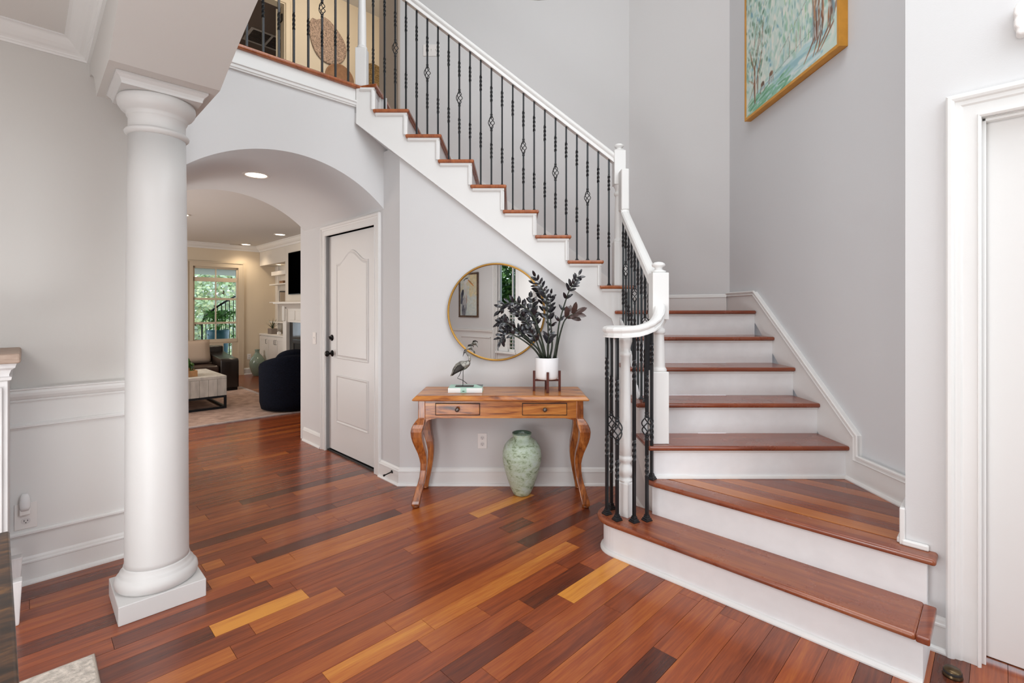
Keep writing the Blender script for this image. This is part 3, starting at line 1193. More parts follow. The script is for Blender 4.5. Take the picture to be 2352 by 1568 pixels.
# left stringer of the lower flight (saw-tooth top, sloped lower edge)
sp = [(2.790, 0.20), (2.790, 3 * RI - TH)]
for n in range(3, 7):
    sp += [(nY(n + 1) + .038, n * RI - TH), (nY(n + 1) + .038, (n + 1) * RI - TH)]
sp += [(3.90, 7 * RI - TH), (3.90, .95), (3.29, .536), (2.98, .31), (2.84, .20)]
MB().prism(sp, lambda a, b, t: (t, a, b), XL + .002, XL + .034).build('stringer', WHITE, stair)
for n in range(3, 7):
    y0, y1, z = nY(n) + .03, nY(n + 1) + .03, n * RI
    MB().box(XL - .012, XL + .004, y0, y1 + .004, z - TH - .022, z - TH).build('bracket_trim', WHITE, stair, bevel=.004)

# right skirt board following the steps, with a cap
sk = [(2.27, 2 * RI), (2.27, 2 * RI + .155), (2.672, 2 * RI + .155), (2.672, 3 * RI + .05)]
slope = RI / RUN
ztop = lambda y: 3 * RI + .118 + (y - nY(3)) * slope
sk = [(2.27, 2 * RI), (2.27, 2 * RI + .150), (2.690, 2 * RI + .150), (2.690, ztop(2.690)), (3.815, ztop(3.815)), (4.33, ztop(3.815)), (4.33, 7 * RI), (3.82, 7 * RI), (2.80, 2 * RI)]
yk = 3.83
zk = 7 * RI + .148
yk = nY(3) + (zk - 3 * RI - .118) / slope
sk = [(2.27, 2 * RI), (2.27, 2 * RI + .150), (2.690, 2 * RI + .150), (2.690, ztop(2.690)), (yk, zk), (4.35, zk), (4.35, 7 * RI - .1), (3.82, 7 * RI - .1), (2.80, 2 * RI)]
MB().prism(sk, lambda a, b, t: (t, a, b), XR, PXW).build('skirt_board', WHITE, stair)


def cap_strip(path, mt=WHITE, name='skirt_cap'):
    """Bead along a (y, z) polyline on the right wall."""
    mb = MB()
    n = len(path)
    rings = []
    prof = [(-.030, 0), (-.030, .006), (-.024, .010), (-.016, .004), (-.008, .004), (-.004, .012), (.004, .012), (.008, .008), (.008, 0)]
    for i in range(n):
        a = Vector(path[max(i - 1, 0)])
        b = Vector(path[i])
        c = Vector(path[min(i + 1, n - 1)])
        d1_ = (b - a).normalized() if i else (c - b).normalized()
        d2_ = (c - b).normalized() if i < n - 1 else d1_
        n1 = Vector((-d1_.y, d1_.x))
        n2 = Vector((-d2_.y, d2_.x))
        m_ = (n1 + n2).normalized()
        k_ = 1 / max(.5, m_.dot(n1))
        rings.append([(XR - o, b.x + m_.x * h * k_, b.y + m_.y * h * k_) for h, o in prof])
    mb.loft(rings, smooth=False)
    return mb.build(name, mt, stair)


cap_strip([(2.27, 2 * RI + .150), (2.690, 2 * RI + .150), (2.690, ztop(2.690)), (yk, zk), (4.325, zk)])
MB().sweep([(XR, 2.79), (XR, 2.26)], [(-.006, 2 * RI - .002), (.015, 2 * RI - .002), (.015, 2 * RI + .006), (.009, 2 * RI + .016), (-.006, 2 * RI + .018)], -1).build('shoe_mould', WHITE, stair)
# landing baseboard on the angled wall and the back wall
zb = 7 * RI
lb_ = [(a, b + zb - .004) for a, b in bb(.150, .022, False)]
MB().sweep([(1.93 - .02, 4.33), (1.177, 4.895), (.95, 4.895)], lb_, 1).build('landing_baseboard', WHITE, stair)
# base trim wrapping the pier end on the platform
zp = 2 * RI
MB().uw(UP4 - .016, 2.95, .274, .292, zp, zp + .150).build('pier_baseboard', WHITE, stair, bevel=.004)
MB().uw(UP4 - .002, 2.95, .290, .302, zp, zp + .022).build('pier_shoe_mould', WHITE, stair, bevel=.005)
MB().uw(UP4 - .020, UP4, TE + .008, .285, zp, zp + .024).build('pier_shoe_mould', WHITE, stair, bevel=.006)

# --- upper flight
zlow = lambda x: 1.2706 + (.7575 - x) * .764
for n in range(8, 17):
    z = n * RI
    x0 = nX(n)
    x1 = nX(n + 1) - .030
    if n < 16:
        nosed([(x1, YS - .028), (x0, YS - .028), (x0, YW), (x1, YW)], z, mt=TREADY)
    else:
        pc = UW(2.003, WA - .046)
        nosed([(pc[0] - .012, YS - .028), (x0, YS - .028), (x0, YW), (-1.30, YW), (-1.30, 3.80), (-1.19, 3.73)], z, mt=TREADY)
    MB().box(x0 - .048, x0 - .030, YS + .012, YW, z - RI, z - TH).build('riser', WHITE2, stair)
    # bracket trim: strip below the tread end and beside the riser
    xa, xb = (nX(n + 1) - .012, x0 - .018) if n < 16 else (-1.150, x0 - .018)
    tb = MB()
    prof = [(0, 0), (.004, .0), (.014, .010), (.016, .016), (.016, .024), (0, .024)]
    tb.sweep([(xa, YS), (xb, YS)], [(a, b + z - TH - .024) for a, b in prof], -1)
    tb.build('bracket_trim', WHITE, stair)
    lo = z - RI if n > 8 else z - RI + .02
    MB().prism([(0, 0), (.026, 0), (.026, .014), (.016, .016), (.006, .008), (0, .004)], lambda a, b, t: (xb - a, YS - b, t), lo, z - TH - .003).build('bracket_trim', WHITE, stair)
    MB().box(xa, xb - .001, YS - .004, YS + .014, z - RI - .01, z - TH).build('bracket_panel', WHITE, stair) if False else None

# stringer board of the upper flight
st = [(-1.184, zlow(-1.184)), (-1.184, 16 * RI - TH)]
st += [(nX(16) - .018, 16 * RI - TH)]
for n in range(16, 8, -1):
    st += [(nX(n) - .018, (n - 1) * RI - TH), (nX(n - 1) - .018, (n - 1) * RI - TH)]
st = st[:-1] + [(XL, 8 * RI - TH), (XL, 1.143), (.7575, zlow(.7575))]
MB().prism(st[::-1], lambda a, b, t: (a, t, b), YS, YS + .030).build('stringer', WHITE, stair)
# sloping soffit under the flight
so = [(-1.30, zlow(-1.30) + .005), (.80, zlow(.80) + .005), (.80, zlow(.80) + .08), (-1.30, zlow(-1.30) + .08)]
MB().prism(so, lambda a, b, t: (a, t, b), YS + .02, YW).build('soffit', WALL, stair)
# bead along the lower stringer edge
MB().prism([(-1.184, zlow(-1.184)), (.7575, zlow(.7575)), (.7575, zlow(.7575) + .010), (-1.184, zlow(-1.184) + .010)],
           lambda a, b, t: (a, t, b), YS - .003, YS + .001).build('stringer_bead', WHITE, stair)
# skirt on the stairwell wall behind the upper flight
MB().prism([(-1.10, 15.2 * RI + .05), (.96, 7 * RI + .05), (.96, 7 * RI + .33), (-1.10, 16 * RI + .19)], lambda a, b, t: (a, t, b), YW - .008, YW + .003).build('skirt_board', WHITE, stair)

# ================================================================ railings
BAR = .0064
_cache = {}


def bar_mesh(L, kind, base=True, big=False):
    """Square iron bar of length L from z=0; kind: 'b' basket in the middle, 't' two twists. Meshes are shared by rounded length."""
    key = (round(L, 2), kind, big)
    if key in _cache:
        return _cache[key]
    s = .0072 if big else BAR
    if kind == 'b':
        bz = L - .40 if not big else L - .45
        bz = .49 if .8 < L < 1.02 else L * .5
        tw = [(bz - .218, .125), (bz + .218, .125)]
    else:
        bz = None
        tw = [(L - .180, .125), (L - .615, .125)]
    zs_ = {0.0, L}
    ang = {}
    gaps = (bz - .047, bz + .047) if bz else None
    zsl = [0.0]
    for c, ln in sorted(tw):
        for i in range(19):
            zsl.append(c - ln / 2 + ln * i / 18)
    zsl.append(L)
    if gaps:
        zsl += [gaps[0], gaps[1]]
    zsl = sorted(zsl)

    def angle(z):
        a = 0
        for c, ln in tw:
            t = min(1, max(0, (z - (c - ln / 2)) / ln))
            a += t * math.pi * 2
        return a

    def ringat(z):
        a = angle(z) + math.pi / 4
        f = 1.0
        for c, ln in tw:
            if abs(z - c) < ln / 2 - .004:
                f = 1.12
        return [(s * 1.414 * f * math.cos(a + k * math.pi / 2), s * 1.414 * f * math.sin(a + k * math.pi / 2), z) for k in range(4)]
    mb = MB()
    if gaps:
        mb.loft([ringat(z) for z in zsl if z <= gaps[0] + 1e-6], smooth=False)
        mb.loft([ringat(z) for z in zsl if z >= gaps[1] - 1e-6], smooth=False)
    else:
        mb.loft([ringat(z) for z in zsl], smooth=False)
    me = mesh_of(mb, 'baluster')
    bk = None
    if gaps:
        m2 = MB()
        k_ = 1.25 if big else 1.0
        hh = .045 * k_
        for w in range(4):
            path = []
            for i in range(13):
                t = i / 12
                a = math.pi / 2 * w + t * math.pi * 1.1
                r = (.004 + .0195 * math.sin(math.pi * t) ** .8) * k_ if 0 < t < 1 else .004
                path.append((r * math.cos(a), r * math.sin(a), bz - hh + 2 * hh * t))
            m2.tube(path, .0030 * k_, 5)
        for sg in (-1, 1):
            z0 = bz + sg * (hh + .008)
            m2.lathe([(.001, -.012), (.009 * k_, -.012), (.0105 * k_, -.009), (.009 * k_, -.004), (.0085 * k_, .004), (.0105 * k_, .009), (.009 * k_, .012), (.001, .012)], (0, 0, z0), 10, smooth=False)
        bk = mesh_of(m2, 'basket')
    _cache[key] = (me, bk)
    return _cache[key]


def mesh_of(mb, name, mt=None):
    o = mb.build(name, mt or IRON)
    me = o.data
    bpy.data.objects.remove(o)
    return me


def shoe_mesh(w, h):
    mb = MB()
    a = w / 2
    lay = [(a, 0), (a, h * .18), (a * .86, h * .24), (a * .80, h * .45), (a * .58, h * .55), (a * .62, h * .68), (a * .50, h * .80), (a * .46, h)]
    mb.loft([[(r, r, z), (-r, r, z), (-r, -r, z), (r, -r, z)] for r, z in lay], smooth=False)
    return mesh_of(mb, 'base_shoe')


SH_S, SH_L = shoe_mesh(.031, .020), shoe_mesh(.042, .034)


def baluster(parent, x, y, z, ztop_, kind, shoe=True, big=False, rz=0.0):
    """One iron baluster: the bar (its own mesh), its base shoe and basket as sub-parts."""
    L = round(ztop_ - z, 2)
    me, bk = bar_mesh(L, kind, big=big)
    o = bpy.data.objects.new('baluster', me)
    COL.objects.link(o)
    o.parent = parent
    o.location = Vector((x, y, z)) - wloc(parent)
    o.rotation_euler = (0, 0, rz)
    if shoe:
        s = bpy.data.objects.new('base_shoe', SH_L if big else SH_S)
        COL.objects.link(s)
        s.parent = o
    if bk:
        b = bpy.data.objects.new('basket', bk)
        COL.objects.link(b)
        b.parent = o
    return o


def newel(parent, x, y, z0, blocks, zt_, hw=.045, rz=0.0, ball=True, label=None):
    """Square-block newel: blocks is [(z0, z1)] square parts, turned shaft between them."""
    mb = MB()
    c = (x, y, 0)
    M = Matrix.Translation((x, y, 0)) @ Matrix.Rotation(rz, 4, 'Z')
    st_ = len(mb.v)
    for (a, b) in blocks:
        ch = .012
        lay = [(hw, a), (hw, b)]
        mb.loft([[(r, r, z), (-r, r, z), (-r, -r, z), (r, -r, z)] for r, z in lay], smooth=False)
    mb.xf(M, st_)
    for (a, b), (c_, d) in zip(blocks, blocks[1:]):
        zb0, zb1 = b, c_
        H = zb1 - zb0
        prof = [(hw * .96, zb0 - .001), (hw * .98, zb0 + .010), (hw * .90, zb0 + .018), (hw * .80, zb0 + .022), (hw * .78, zb0 + .030),
                (hw * .76, zb0 + H * .4), (hw * .66, zb1 - .11), (hw * .64, zb1 - .085), (hw * .80, zb1 - .078), (hw * .84, zb1 - .066), (hw * .80, zb1 - .056),
                (hw * .62, zb1 - .048), (hw * .66, zb1 - .030), (hw * .90, zb1 - .012), (hw * .96, zb1 + .001)]
        mb.lathe(prof, (x, y, 0), 28)
    zt0 = blocks[-1][1]
    mb.build('newel_post', WHITE, parent, bevel=.004, base=(x, y, z0), label=label)
    po = [o for o in bpy.data.objects if o.name.startswith('newel_post')][-1]
    if ball:
        prof = [(.036, 0), (.040, .006), (.040, .012), (.026, .018), (.020, .026), (.022, .034), (.034, .040), (.037, .048), (.034, .057), (.022, .066), (.001, .070)]
        k = (zt_ - zt0) / .070
        MB().lathe([(r * hw / .045, z * k) for r, z in prof], (x, y, zt0), 24).build('finial', WHITE, newest('newel_post'))


def newest(stem_):
    c = [o for o in bpy.data.objects if o.name.split('.')[0] == stem_]
    return max(c, key=lambda o: int(o.name.split('.')[1]) if '.' in o.name else 0)


RAILP = [(-.026, 0), (-.026, .010), (-.020, .014), (-.018, .026), (-.026, .034), (-.030, .042), (-.030, .052), (-.022, .062), (-.008, .067),
         (.008, .067), (.022, .062), (.030, .052), (.030, .042), (.026, .034), (.018, .026), (.020, .014), (.026, .010), (.026, 0)]


def rail(parent, path, scz=1.0, name='handrail', smooth_cap=True):
    """path of (x, y, z_bottom); profile upright, across the plan direction."""
    rings = []
    m = len(path)
    P = [Vector(p) for p in path]
    for i in range(m):
        d1_ = (P[i] - P[i - 1]) if i else (P[1] - P[0])
        d2_ = (P[i + 1] - P[i]) if i < m - 1 else d1_
        a = Vector((d1_.x, d1_.y, 0)).normalized()
        b = Vector((d2_.x, d2_.y, 0)).normalized()
        t = (a + b).normalized()
        nn = Vector((-t.y, t.x, 0))
        k = 1 / max(.6, nn.dot(Vector((-a.y, a.x, 0))))
        rings.append([P[i] + nn * (o * k) + Vector((0, 0, z * scz)) for o, z in RAILP])
    return MB().loft(rings, smooth=False).build(name, WHITE, parent)


# --- upper flight railing
YB = 3.745
up_r = thing('stair_railing', (.745, YB, 1.52), 'long railing with black iron balusters descending across the upper flight', 'railing')
zr = lambda x: 3.056 + (.0166 - x) * .7766
rail(up_r, [(-1.125, YB, zr(-1.125)), (.785, YB, zr(.785))], 1.22)
for i in range(22):
    x = -.978 + .0820 * i
    n = int(math.floor((.940 - x) / .2453)) + 8
    baluster(up_r, x, YB, n * RI, zr(x) + .004, 'b' if i % 3 == 1 else 't')
baluster(up_r, -1.066, YB, F2, zr(-1.066) + .004, 't')
newel(up_r, .823, 3.752, 1.15, [(1.15, 1.86), (2.295, 2.555)], 2.616, .044, label='tall white newel post at the landing corner')
newel(up_r, -1.158, 3.765, F2, [(F2, 3.345), (3.85, 4.12)], 4.19, .041, label='white newel post at the top of the stairs')

# --- lower flight railing with scroll
lo_r = thing('stair_railing', (.83, 2.84, .57), 'short lower railing sweeping into a horizontal scroll over the bottom step', 'railing')
zl = lambda y: 1.555 + (y - 2.986) * .715
XB = .838
path = [(XB, 2.885, zl(2.885)), (XB, 3.60, zl(3.60)), (XB, 3.62, zl(3.62) + .02), (XB, 3.632, zl(3.62) + .06), (XB, 3.64, 2.16)]
rail(lo_r, path[:3], 1.1)
MB().box(XB - .030, XB + .030, 3.602, 3.708, 2.08, 2.385).build('gooseneck', WHITE, lo_r, bevel=.010, seg=3)
for i in range(9):
    y = 3.677 - .0864 * i
    n = int(math.floor((y - N3) / RUN)) + 3
    baluster(lo_r, XB, y, n * RI, zl(y) + .004, 'b' if i % 3 == 1 else 't')
newel(lo_r, .854, 2.842, 3 * RI, [(3 * RI, .985), (1.285, 1.556)], 1.622, .047, label='white newel post with ball finial at the foot of the lower flight')
# scroll: from the newel down and round to the left
sc = [(.846, 2.798, 1.318), (.838, 2.765, 1.297), (.822, 2.728, 1.272), (.798, 2.695, 1.248), (.766, 2.670, 1.226), (.728, 2.656, 1.210), (.688, 2.650, 1.198), (.645, 2.650, 1.193),
      (.606, 2.660, 1.190), (.572, 2.682, 1.189), (.549, 2.714, 1.189), (.541, 2.752, 1.189), (.548, 2.790, 1.189), (.570, 2.822, 1.189), (.606, 2.842, 1.189), (.646, 2.842, 1.189),
      (.680, 2.822, 1.189), (.698, 2.790, 1.189), (.694, 2.757, 1.189), (.672, 2.738, 1.189), (.648, 2.742, 1.189)]
rail(lo_r, sc, .92, 'scroll_rail')
MB().lathe([(.030, 1.189), (.036, 1.195), (.036, 1.230), (.030, 1.244), (.012, 1.251), (.001, 1.252)], (.640, 2.748, 0), 20).build('scroll_eye', WHITE, lo_r)
# turned newel under the scroll, turned 45 degrees
mb = MB()
hw = .040
mb.loft([[UW(nu + a * r, nw + b * r, z) for a, b in ((1, 1), (-1, 1), (-1, -1), (1, -1))] for r, z in ((hw, RI), (hw, .372), (hw * .85, .384))], smooth=False)
mb.lathe([(.038, .380), (.040, .390), (.030, .398), (.026, .404), (.036, .416), (.0415, .436), (.040, .455), (.028, .474), (.026, .482), (.036, .494), (.039, .506), (.036, .518), (.029, .524),
          (.034, .530), (.033, .60), (.030, .80), (.026, 1.00), (.024, 1.075), (.030, 1.082), (.033, 1.092), (.030, 1.102), (.024, 1.108), (.027, 1.130), (.036, 1.160), (.040, 1.172), (.040, 1.192)], (NC[0], NC[1], 0), 28)
mb.build('newel_post', WHITE, lo_r, base=(NC[0], NC[1], RI), label='slim turned newel post under the scroll')
spots = [(.5355, 2.751, 't'), (.5747, 2.823, 'b'), (.576, 2.672, 'b'), (.664, 2.650, 't'), (.738, 2.668, 'b')]
for x, y, k in spots:
    baluster(lo_r, x, y, RI, 1.195 if x < .7 else 1.222, k, big=True, rz=.5)
baluster(lo_r, .793, 2.768, 2 * RI, 1.27, 't', big=True, rz=.785)

# --- balcony railing
ba_r = thing('balcony_railing', UW(1.3, 3.505, F2), 'upstairs balcony railing of twisted black iron balusters above the arch', 'railing')
for i in range(-3, 8):
    u = 1.034 + .1008 * i
    x, y, _ = UW(u, 3.500)
    baluster(ba_r, x, y, F2, F2 + .93, 'b' if i % 3 == 2 else 't', rz=.785)
rail(ba_r, [UW(.70, 3.500, F2 + .925), UW(1.80, 3.500, F2 + .925)], 1.1)

# ================================================================ things
def rot_to(mb, loc, axis, start=0):
    M = Matrix.Translation(Vector(loc)) @ Vector((0, 0, 1)).rotation_difference(Vector(axis)).to_matrix().to_4x4()
    return mb.xf(M, start)


# ---------------------------------------------------------------- column
cx, cy, _ = UW(.4426, 2.799)
co = thing('column', (cx, cy, 0), 'white round column with moulded capital and square plinth carrying the beam', 'column')
MB().uw(.4426 - .162, .4426 + .162, 2.799 - .162, 2.799 + .162, 0, .082).build('plinth', COLW, co, bevel=.003)
MB().lathe([(.150, .082), (.158, .092), (.161, .108), (.158, .126), (.148, .140), (.142, .144), (.142, .152), (.136, .156), (.133, .164), (.129, .172), (.128, .18)], (cx, cy, 0), 56).build('base_torus', COLW, co)
MB().lathe([(.127, .170), (.124, .20), (.1225, .5), (.1215, .9), (.119, 1.4), (.115, 1.85), (.1115, 2.145)], (cx, cy, 0), 56).build('shaft', COLW, co)
MB().lathe([(.111, 2.140), (.118, 2.146), (.124, 2.153), (.126, 2.160), (.122, 2.167), (.114, 2.170), (.111, 2.176), (.111, 2.222), (.115, 2.226), (.118, 2.232), (.118, 2.240), (.124, 2.246),
            (.138, 2.258), (.148, 2.274), (.152, 2.292), (.150, 2.306), (.146, 2.314)], (cx, cy, 0), 56).build('capital', COLW, co)
ab = [(0, 0), (.0, .0)]
sq = [UW(.4426 + a * .150, 2.799 + b * .150) for a, b in ((1, 1), (-1, 1), (-1, -1), (1, -1))]
mb = MB()
lay = [(.150, 2.3135), (.151, 2.324), (.156, 2.336), (.164, 2.344), (.166, 2.347), (.170, 2.350), (.170, 2.3595)]
mb.loft([[UW(.4426 + a * r, 2.799 + b * r, z) for a, b in ((1, 1), (-1, 1), (-1, -1), (1, -1))] for r, z in lay], smooth=False)
mb.build('abacus', COLW, co)

# ---------------------------------------------------------------- console table
ROSE = wood('sheesham_wood', [(0.0, '#3f1d0d'), (0.22, '#713917'), (0.42, '#a8622a'), (0.72, '#c27e3a'), (1.0, '#d2934b')],
            rough=0.30, coat=0.2, rot=0.0, scale=(1.3, 5, 9), figure=1.9, gmix=0.42)
ROSEL = wood('sheesham_leg_wood', [(0.0, '#3f1d0d'), (0.25, '#743b19'), (0.55, '#9b5827'), (0.8, '#b06b33'), (1.0, '#c07d42')],
             rough=0.28, coat=0.4, rot=0.0, scale=(18, 18, 3), figure=0.9, gmix=0.4)
TX0, TX1, TY0, TY1, TZ = -.640, .487, 3.325, 3.685, .757
ct = thing('console_table', ((TX0 + TX1) / 2, 3.5, 0), 'honey brown wooden console table with two small drawers and curved legs', 'table')
mb = MB()
prof = [(-.030, TZ - .034), (-.036, TZ - .030), (-.036, TZ - .024), (-.026, TZ - .014), (-.018, TZ - .006), (-.010, TZ)]
mb.loft([[(TX0 + o, TY0 + o, z), (TX1 - o, TY0 + o, z), (TX1 - o, TY1 + .012, z), (TX0 + o, TY1 + .012, z)] for o, z in prof], smooth=False)
mb.build('tabletop', ROSE, ct, bevel=.003)
ap = MB()
ap.box(TX0 + .045, TX1 - .045, TY0 + .004, TY0 + .024, .600, TZ - .033)
ap.box(TX0 + .045, TX1 - .045, TY1 - .020, TY1, .600, TZ - .033)
ap.box(TX0, TX0 + .020, TY0 + .04, TY1 - .04, .600, TZ - .033)
ap.box(TX1 - .020, TX1, TY0 + .04, TY1 - .04, .600, TZ - .033)
ap.build('apron', ROSE, ct, bevel=.002)
PEWTER = mat('pewter_knob', '#6b635d', .32, metal=.8)
for x0, x1 in ((-.520, -.222), (.073, .372)):
    MB().box(x0 - .004, x1 + .004, TY0 + .0025, TY0 + .006, .620, .705).build('drawer_gap', HOLE, ct)
    dr = MB().box(x0, x1, TY0 - .004, TY0 + .03, .625, .700).build('drawer', ROSE, ct, bevel=.003)
    kb = MB().lathe([(.011, 0), (.010, .004), (.006, .008), (.006, .014), (.012, .020), (.015, .027), (.013, .034), (.006, .038), (.001, .0385)], n=16)
    rot_to(kb, ((x0 + x1) / 2, TY0 - .004, .664), (0, -1, 0))
    kb.build('knob', PEWTER, dr)
LEGP = [(.757 - .034, .0, .048), (.600, .0, .050), (.590, .006, .056), (.563, .017, .074), (.540, .025, .077), (.515, .031, .074), (.480, .029, .072), (.443, .0225, .067), (.400, .011, .061), (.359, -.0005, .055), (.320, -.007, .049),
        (.287, -.010, .044), (.240, -.008, .041), (.197, -.0025, .040), (.155, .006, .043), (.119, .0155, .047), (.080, .025, .050), (.047, .0335, .053), (.030, .037, .054), (.014, .037, .052)]
for sx, x in ((-1, TX0 + .024), (1, TX1 - .024)):
    for sy, y in ((-1, TY0 + .024), (1, TY1 - .024)):
        fy = 1.0 if sy < 0 else .35
        rings = []
        for z, d, w in LEGP:
            h = w / 2
            px, py = x + sx * d, y + sy * d * fy
            rings.append([(px + h, py + h, z), (px - h, py + h, z), (px - h, py - h, z), (px + h, py - h, z)])
        mb = MB().loft(rings, smooth=False)
        leg = mb.build('leg', ROSEL, ct, bevel=.005, seg=2)
        d = .036
        MB().lathe([(.014, 0), (.024, .004), (.025, .016)], (x + sx * d, y + sy * d * fy, 0), 14).build('foot', ROSEL, leg)
        # curved bracket under the apron
        br = [(0, .600), (0, .560), (.010, .578), (.026, .590), (.060, .597), (.078, .600)]
        MB().prism(br, lambda a, b, t: (x - sx * (.024 + a), t, b), y - .020, y + .020).build('bracket', ROSEL, leg)

# ---------------------------------------------------------------- round mirror
MC = (-.119, 1.323)
mi = thing('round_mirror', (MC[0], YC, MC[1]), 'round wall mirror with a thin brass rim above the console table', 'mirror')
BRASS = mat('brushed_brass', '#a9803f', .34, metal=.85)
mb = MB().lathe([(.345, 0), (.3725, 0), (.3735, .010), (.3725, .028), (.3690, .030), (.3600, .030), (.3585, .026), (.3585, .012), (.345, .012)], n=96, cap=False)
rot_to(mb, (MC[0], YC, MC[1]), (0, -1, 0)).build('rim', BRASS, mi)
mb = MB().lathe([(.3595, .012), (.3595, .016)], n=96, smooth=False, cap=True)
MIRR = mat('mirror_silver', '#eef0f0', 0.0, metal=1.0)
rot_to(mb, (MC[0], YC, MC[1]), (0, -1, 0)).build('mirror_glass', MIRR, mi)
mb = MB().lathe([(.001, .001), (.350, .001), (.350, .010), (.001, .010)], n=48, smooth=False)
rot_to(mb, (MC[0], YC, MC[1]), (0, -1, 0)).build('backing', HOLE, mi)

# ---------------------------------------------------------------- green floor vase
m = mat('celadon_glaze', '#a9bfa8', .42, bump=.25, bscale=90, var=.0)
nt = m.node_tree
b_ = nt.nodes['Principled BSDF']
ge = nt.nodes.new('ShaderNodeNewGeometry')
mpv = nt.nodes.new('ShaderNodeMapping')
mpv.inputs['Scale'].default_value = (17, 17, 30)
n1 = nt.nodes.new('ShaderNodeTexNoise')
n1.inputs['Scale'].default_value = 1.0
n1.inputs['Detail'].default_value = 9
n1.inputs['Roughness'].default_value = .78
rp = nt.nodes.new('ShaderNodeValToRGB')
e = rp.color_ramp.elements
e[0].position = .36
e[0].color = (*srgb('#c2cfc8'), 1)
e[1].position = .72
e[1].color = (*srgb('#59684f'), 1)
for p_, c_ in ((.47, '#bccbb9'), (.55, '#abbb9f'), (.60, '#7f8f73')):
    q = e.new(p_)
    q.color = (*srgb(c_), 1)
nt.links.new(ge.outputs['Position'], mpv.inputs[0])
nt.links.new(mpv.outputs[0], n1.inputs['Vector'])
nt.links.new(n1.outputs['Fac'], rp.inputs[0])
nt.links.new(rp.outputs[0], b_.inputs['Base Color'])
vz = thing('floor_vase', (.072, 3.545, 0), 'large mottled pale green ceramic vase standing under the console table', 'vase')
vp = [(.046, 0), (.058, .004), (.067, .018), (.084, .055), (.107, .12), (.1255, .184), (.137, .235), (.1415, .275), (.139, .318), (.126, .357), (.102, .387), (.078, .405), (.066, .412), (.0635, .418), (.066, .428), (.0715, .440), (.0725, .447),
      (.069, .449), (.063, .440), (.058, .424), (.060, .405), (.10, .36)]
MB().lathe(vp, (.072, 3.545, 0), 56).build('vase_body', m, vz)
MB().lathe([(.0700, .4395), (.0725, .442), (.0730, .446), (.0695, .4495), (.0640, .443), (.059, .428), (.0585, .42)], (.072, 3.545, 0), 56, cap=False).build('glazed_rim', mat('rim_glaze_green', '#5f7a69', .2, coat=.4), vz)

# ---------------------------------------------------------------- book and heron figurine
BX0, BX1, BY0, BY1 = -.449, -.209, 3.420, 3.585
bk = thing('book', (-.33, 3.5, TZ), 'hardback book with a mint green cover lying under the heron figurine', 'book')
MINT = mat('mint_cover', '#b5dccb', .45, var=.05, vscale=20)
PAPER = mat('book_pages', '#e8e6e0', .7)
MB().box(BX0 + .003, BX1 - .003, BY0 + .002, BY1 - .004, TZ + .004, TZ + .030).build('pages', PAPER, bk)
cv = MB()
cv.box(BX0, BX1, BY0, BY1, TZ + .0005, TZ + .0035)
cv.box(BX0, BX1, BY0, BY1, TZ + .031, TZ + .034)
cv.build('cover', MINT, bk, bevel=.001)
MB().box(BX0, BX1, BY0 - .0015, BY0 + .002, TZ + .0005, TZ + .034).build('spine', mat('book_spine_white', '#eef0ee', .5), bk, bevel=.001, label='white spine with a mint patch')
MB().box(BX0 + .088, BX0 + .130, BY0 - .0022, BY0 - .001, TZ + .001, TZ + .0335).build('spine_patch', MINT, bk)
MB().box(BX0 + .100, BX0 + .116, BY0 - .0026, BY0 - .001, TZ + .010, TZ + .015).build('spine_mark', mat('mark_dark_green', '#1f4038', .5), bk)
MB().prism([(BX1 - .055, BY1 - .001), (BX1 - .002, BY1 - .001), (BX1 - .002, BY0 + .055)], lambda a, b, t: (a, b, t), TZ + .0338, TZ + .0345).build('cover_corner', mat('cover_grey', '#6e7475', .5), bk)

HZ = TZ + .0348
HY = 3.500


def hz(x, y):
    """figurine outline point: zoomed photograph coordinates to x, z."""
    px, py = 1000 + x / 4.751, 590 + y / 4.751
    return ((px - 1176) * HY / 1120, 1.35 - (py - 708) * HY / 1120)


HSTEEL = mat('hammered_steel', '#8f8d86', .36, metal=.75, bump=.6, bscale=160, var=.55, vscale=60)
HDARK = mat('darkened_steel', '#35322f', .35, metal=.7, bump=.4, bscale=200)
he = thing('heron_figurine', (-.345, HY, HZ), 'small hammered metal heron figurine standing on one leg on the book', 'figurine')
MB().box(-.405, -.275, HY - .030, HY + .030, HZ, HZ + .004).build('base_plate', HDARK, he, bevel=.001)
# body: loft of ellipses from tail to breast
bp_ = [(165, 1300, 3), (185, 1278, 14), (215, 1240, 34), (250, 1205, 48), (290, 1185, 54), (325, 1175, 46), (352, 1160, 34), (368, 1140, 22)]
rings = []
for i, (x, y, r) in enumerate(bp_):
    X, Z = hz(x, y)
    a = bp_[max(i - 1, 0)]
    c = bp_[min(i + 1, len(bp_) - 1)]
    d = Vector((c[0] - a[0], -(c[1] - a[1]))).normalized()
    nv = Vector((-d.y, d.x))
    rr = r * HY / 1120 / 4.751
    rings.append([(X + nv.x * rr * math.cos(t), HY + rr * .62 * math.sin(t), Z + nv.y * rr * math.cos(t)) for t in [2 * math.pi * k / 14 for k in range(14)]])
MB().loft(rings).build('body', HSTEEL, he)
for s_ in (-1, 1):
    wr_ = []
    for i, (x, y, r) in enumerate([(185, 1290, 5), (215, 1250, 20), (255, 1215, 32), (295, 1195, 30), (325, 1180, 14)]):
        X, Z = hz(x, y)
        rr = r * HY / 1120 / 4.751
        wr_.append([(X - .4 * rr * math.cos(t), HY + s_ * (.020 if 0 < i < 4 else .012) + .003 * math.sin(t), Z + rr * math.cos(t)) for t in [2 * math.pi * k / 10 for k in range(10)]])
    MB().loft(wr_).build('wing', HDARK, he)
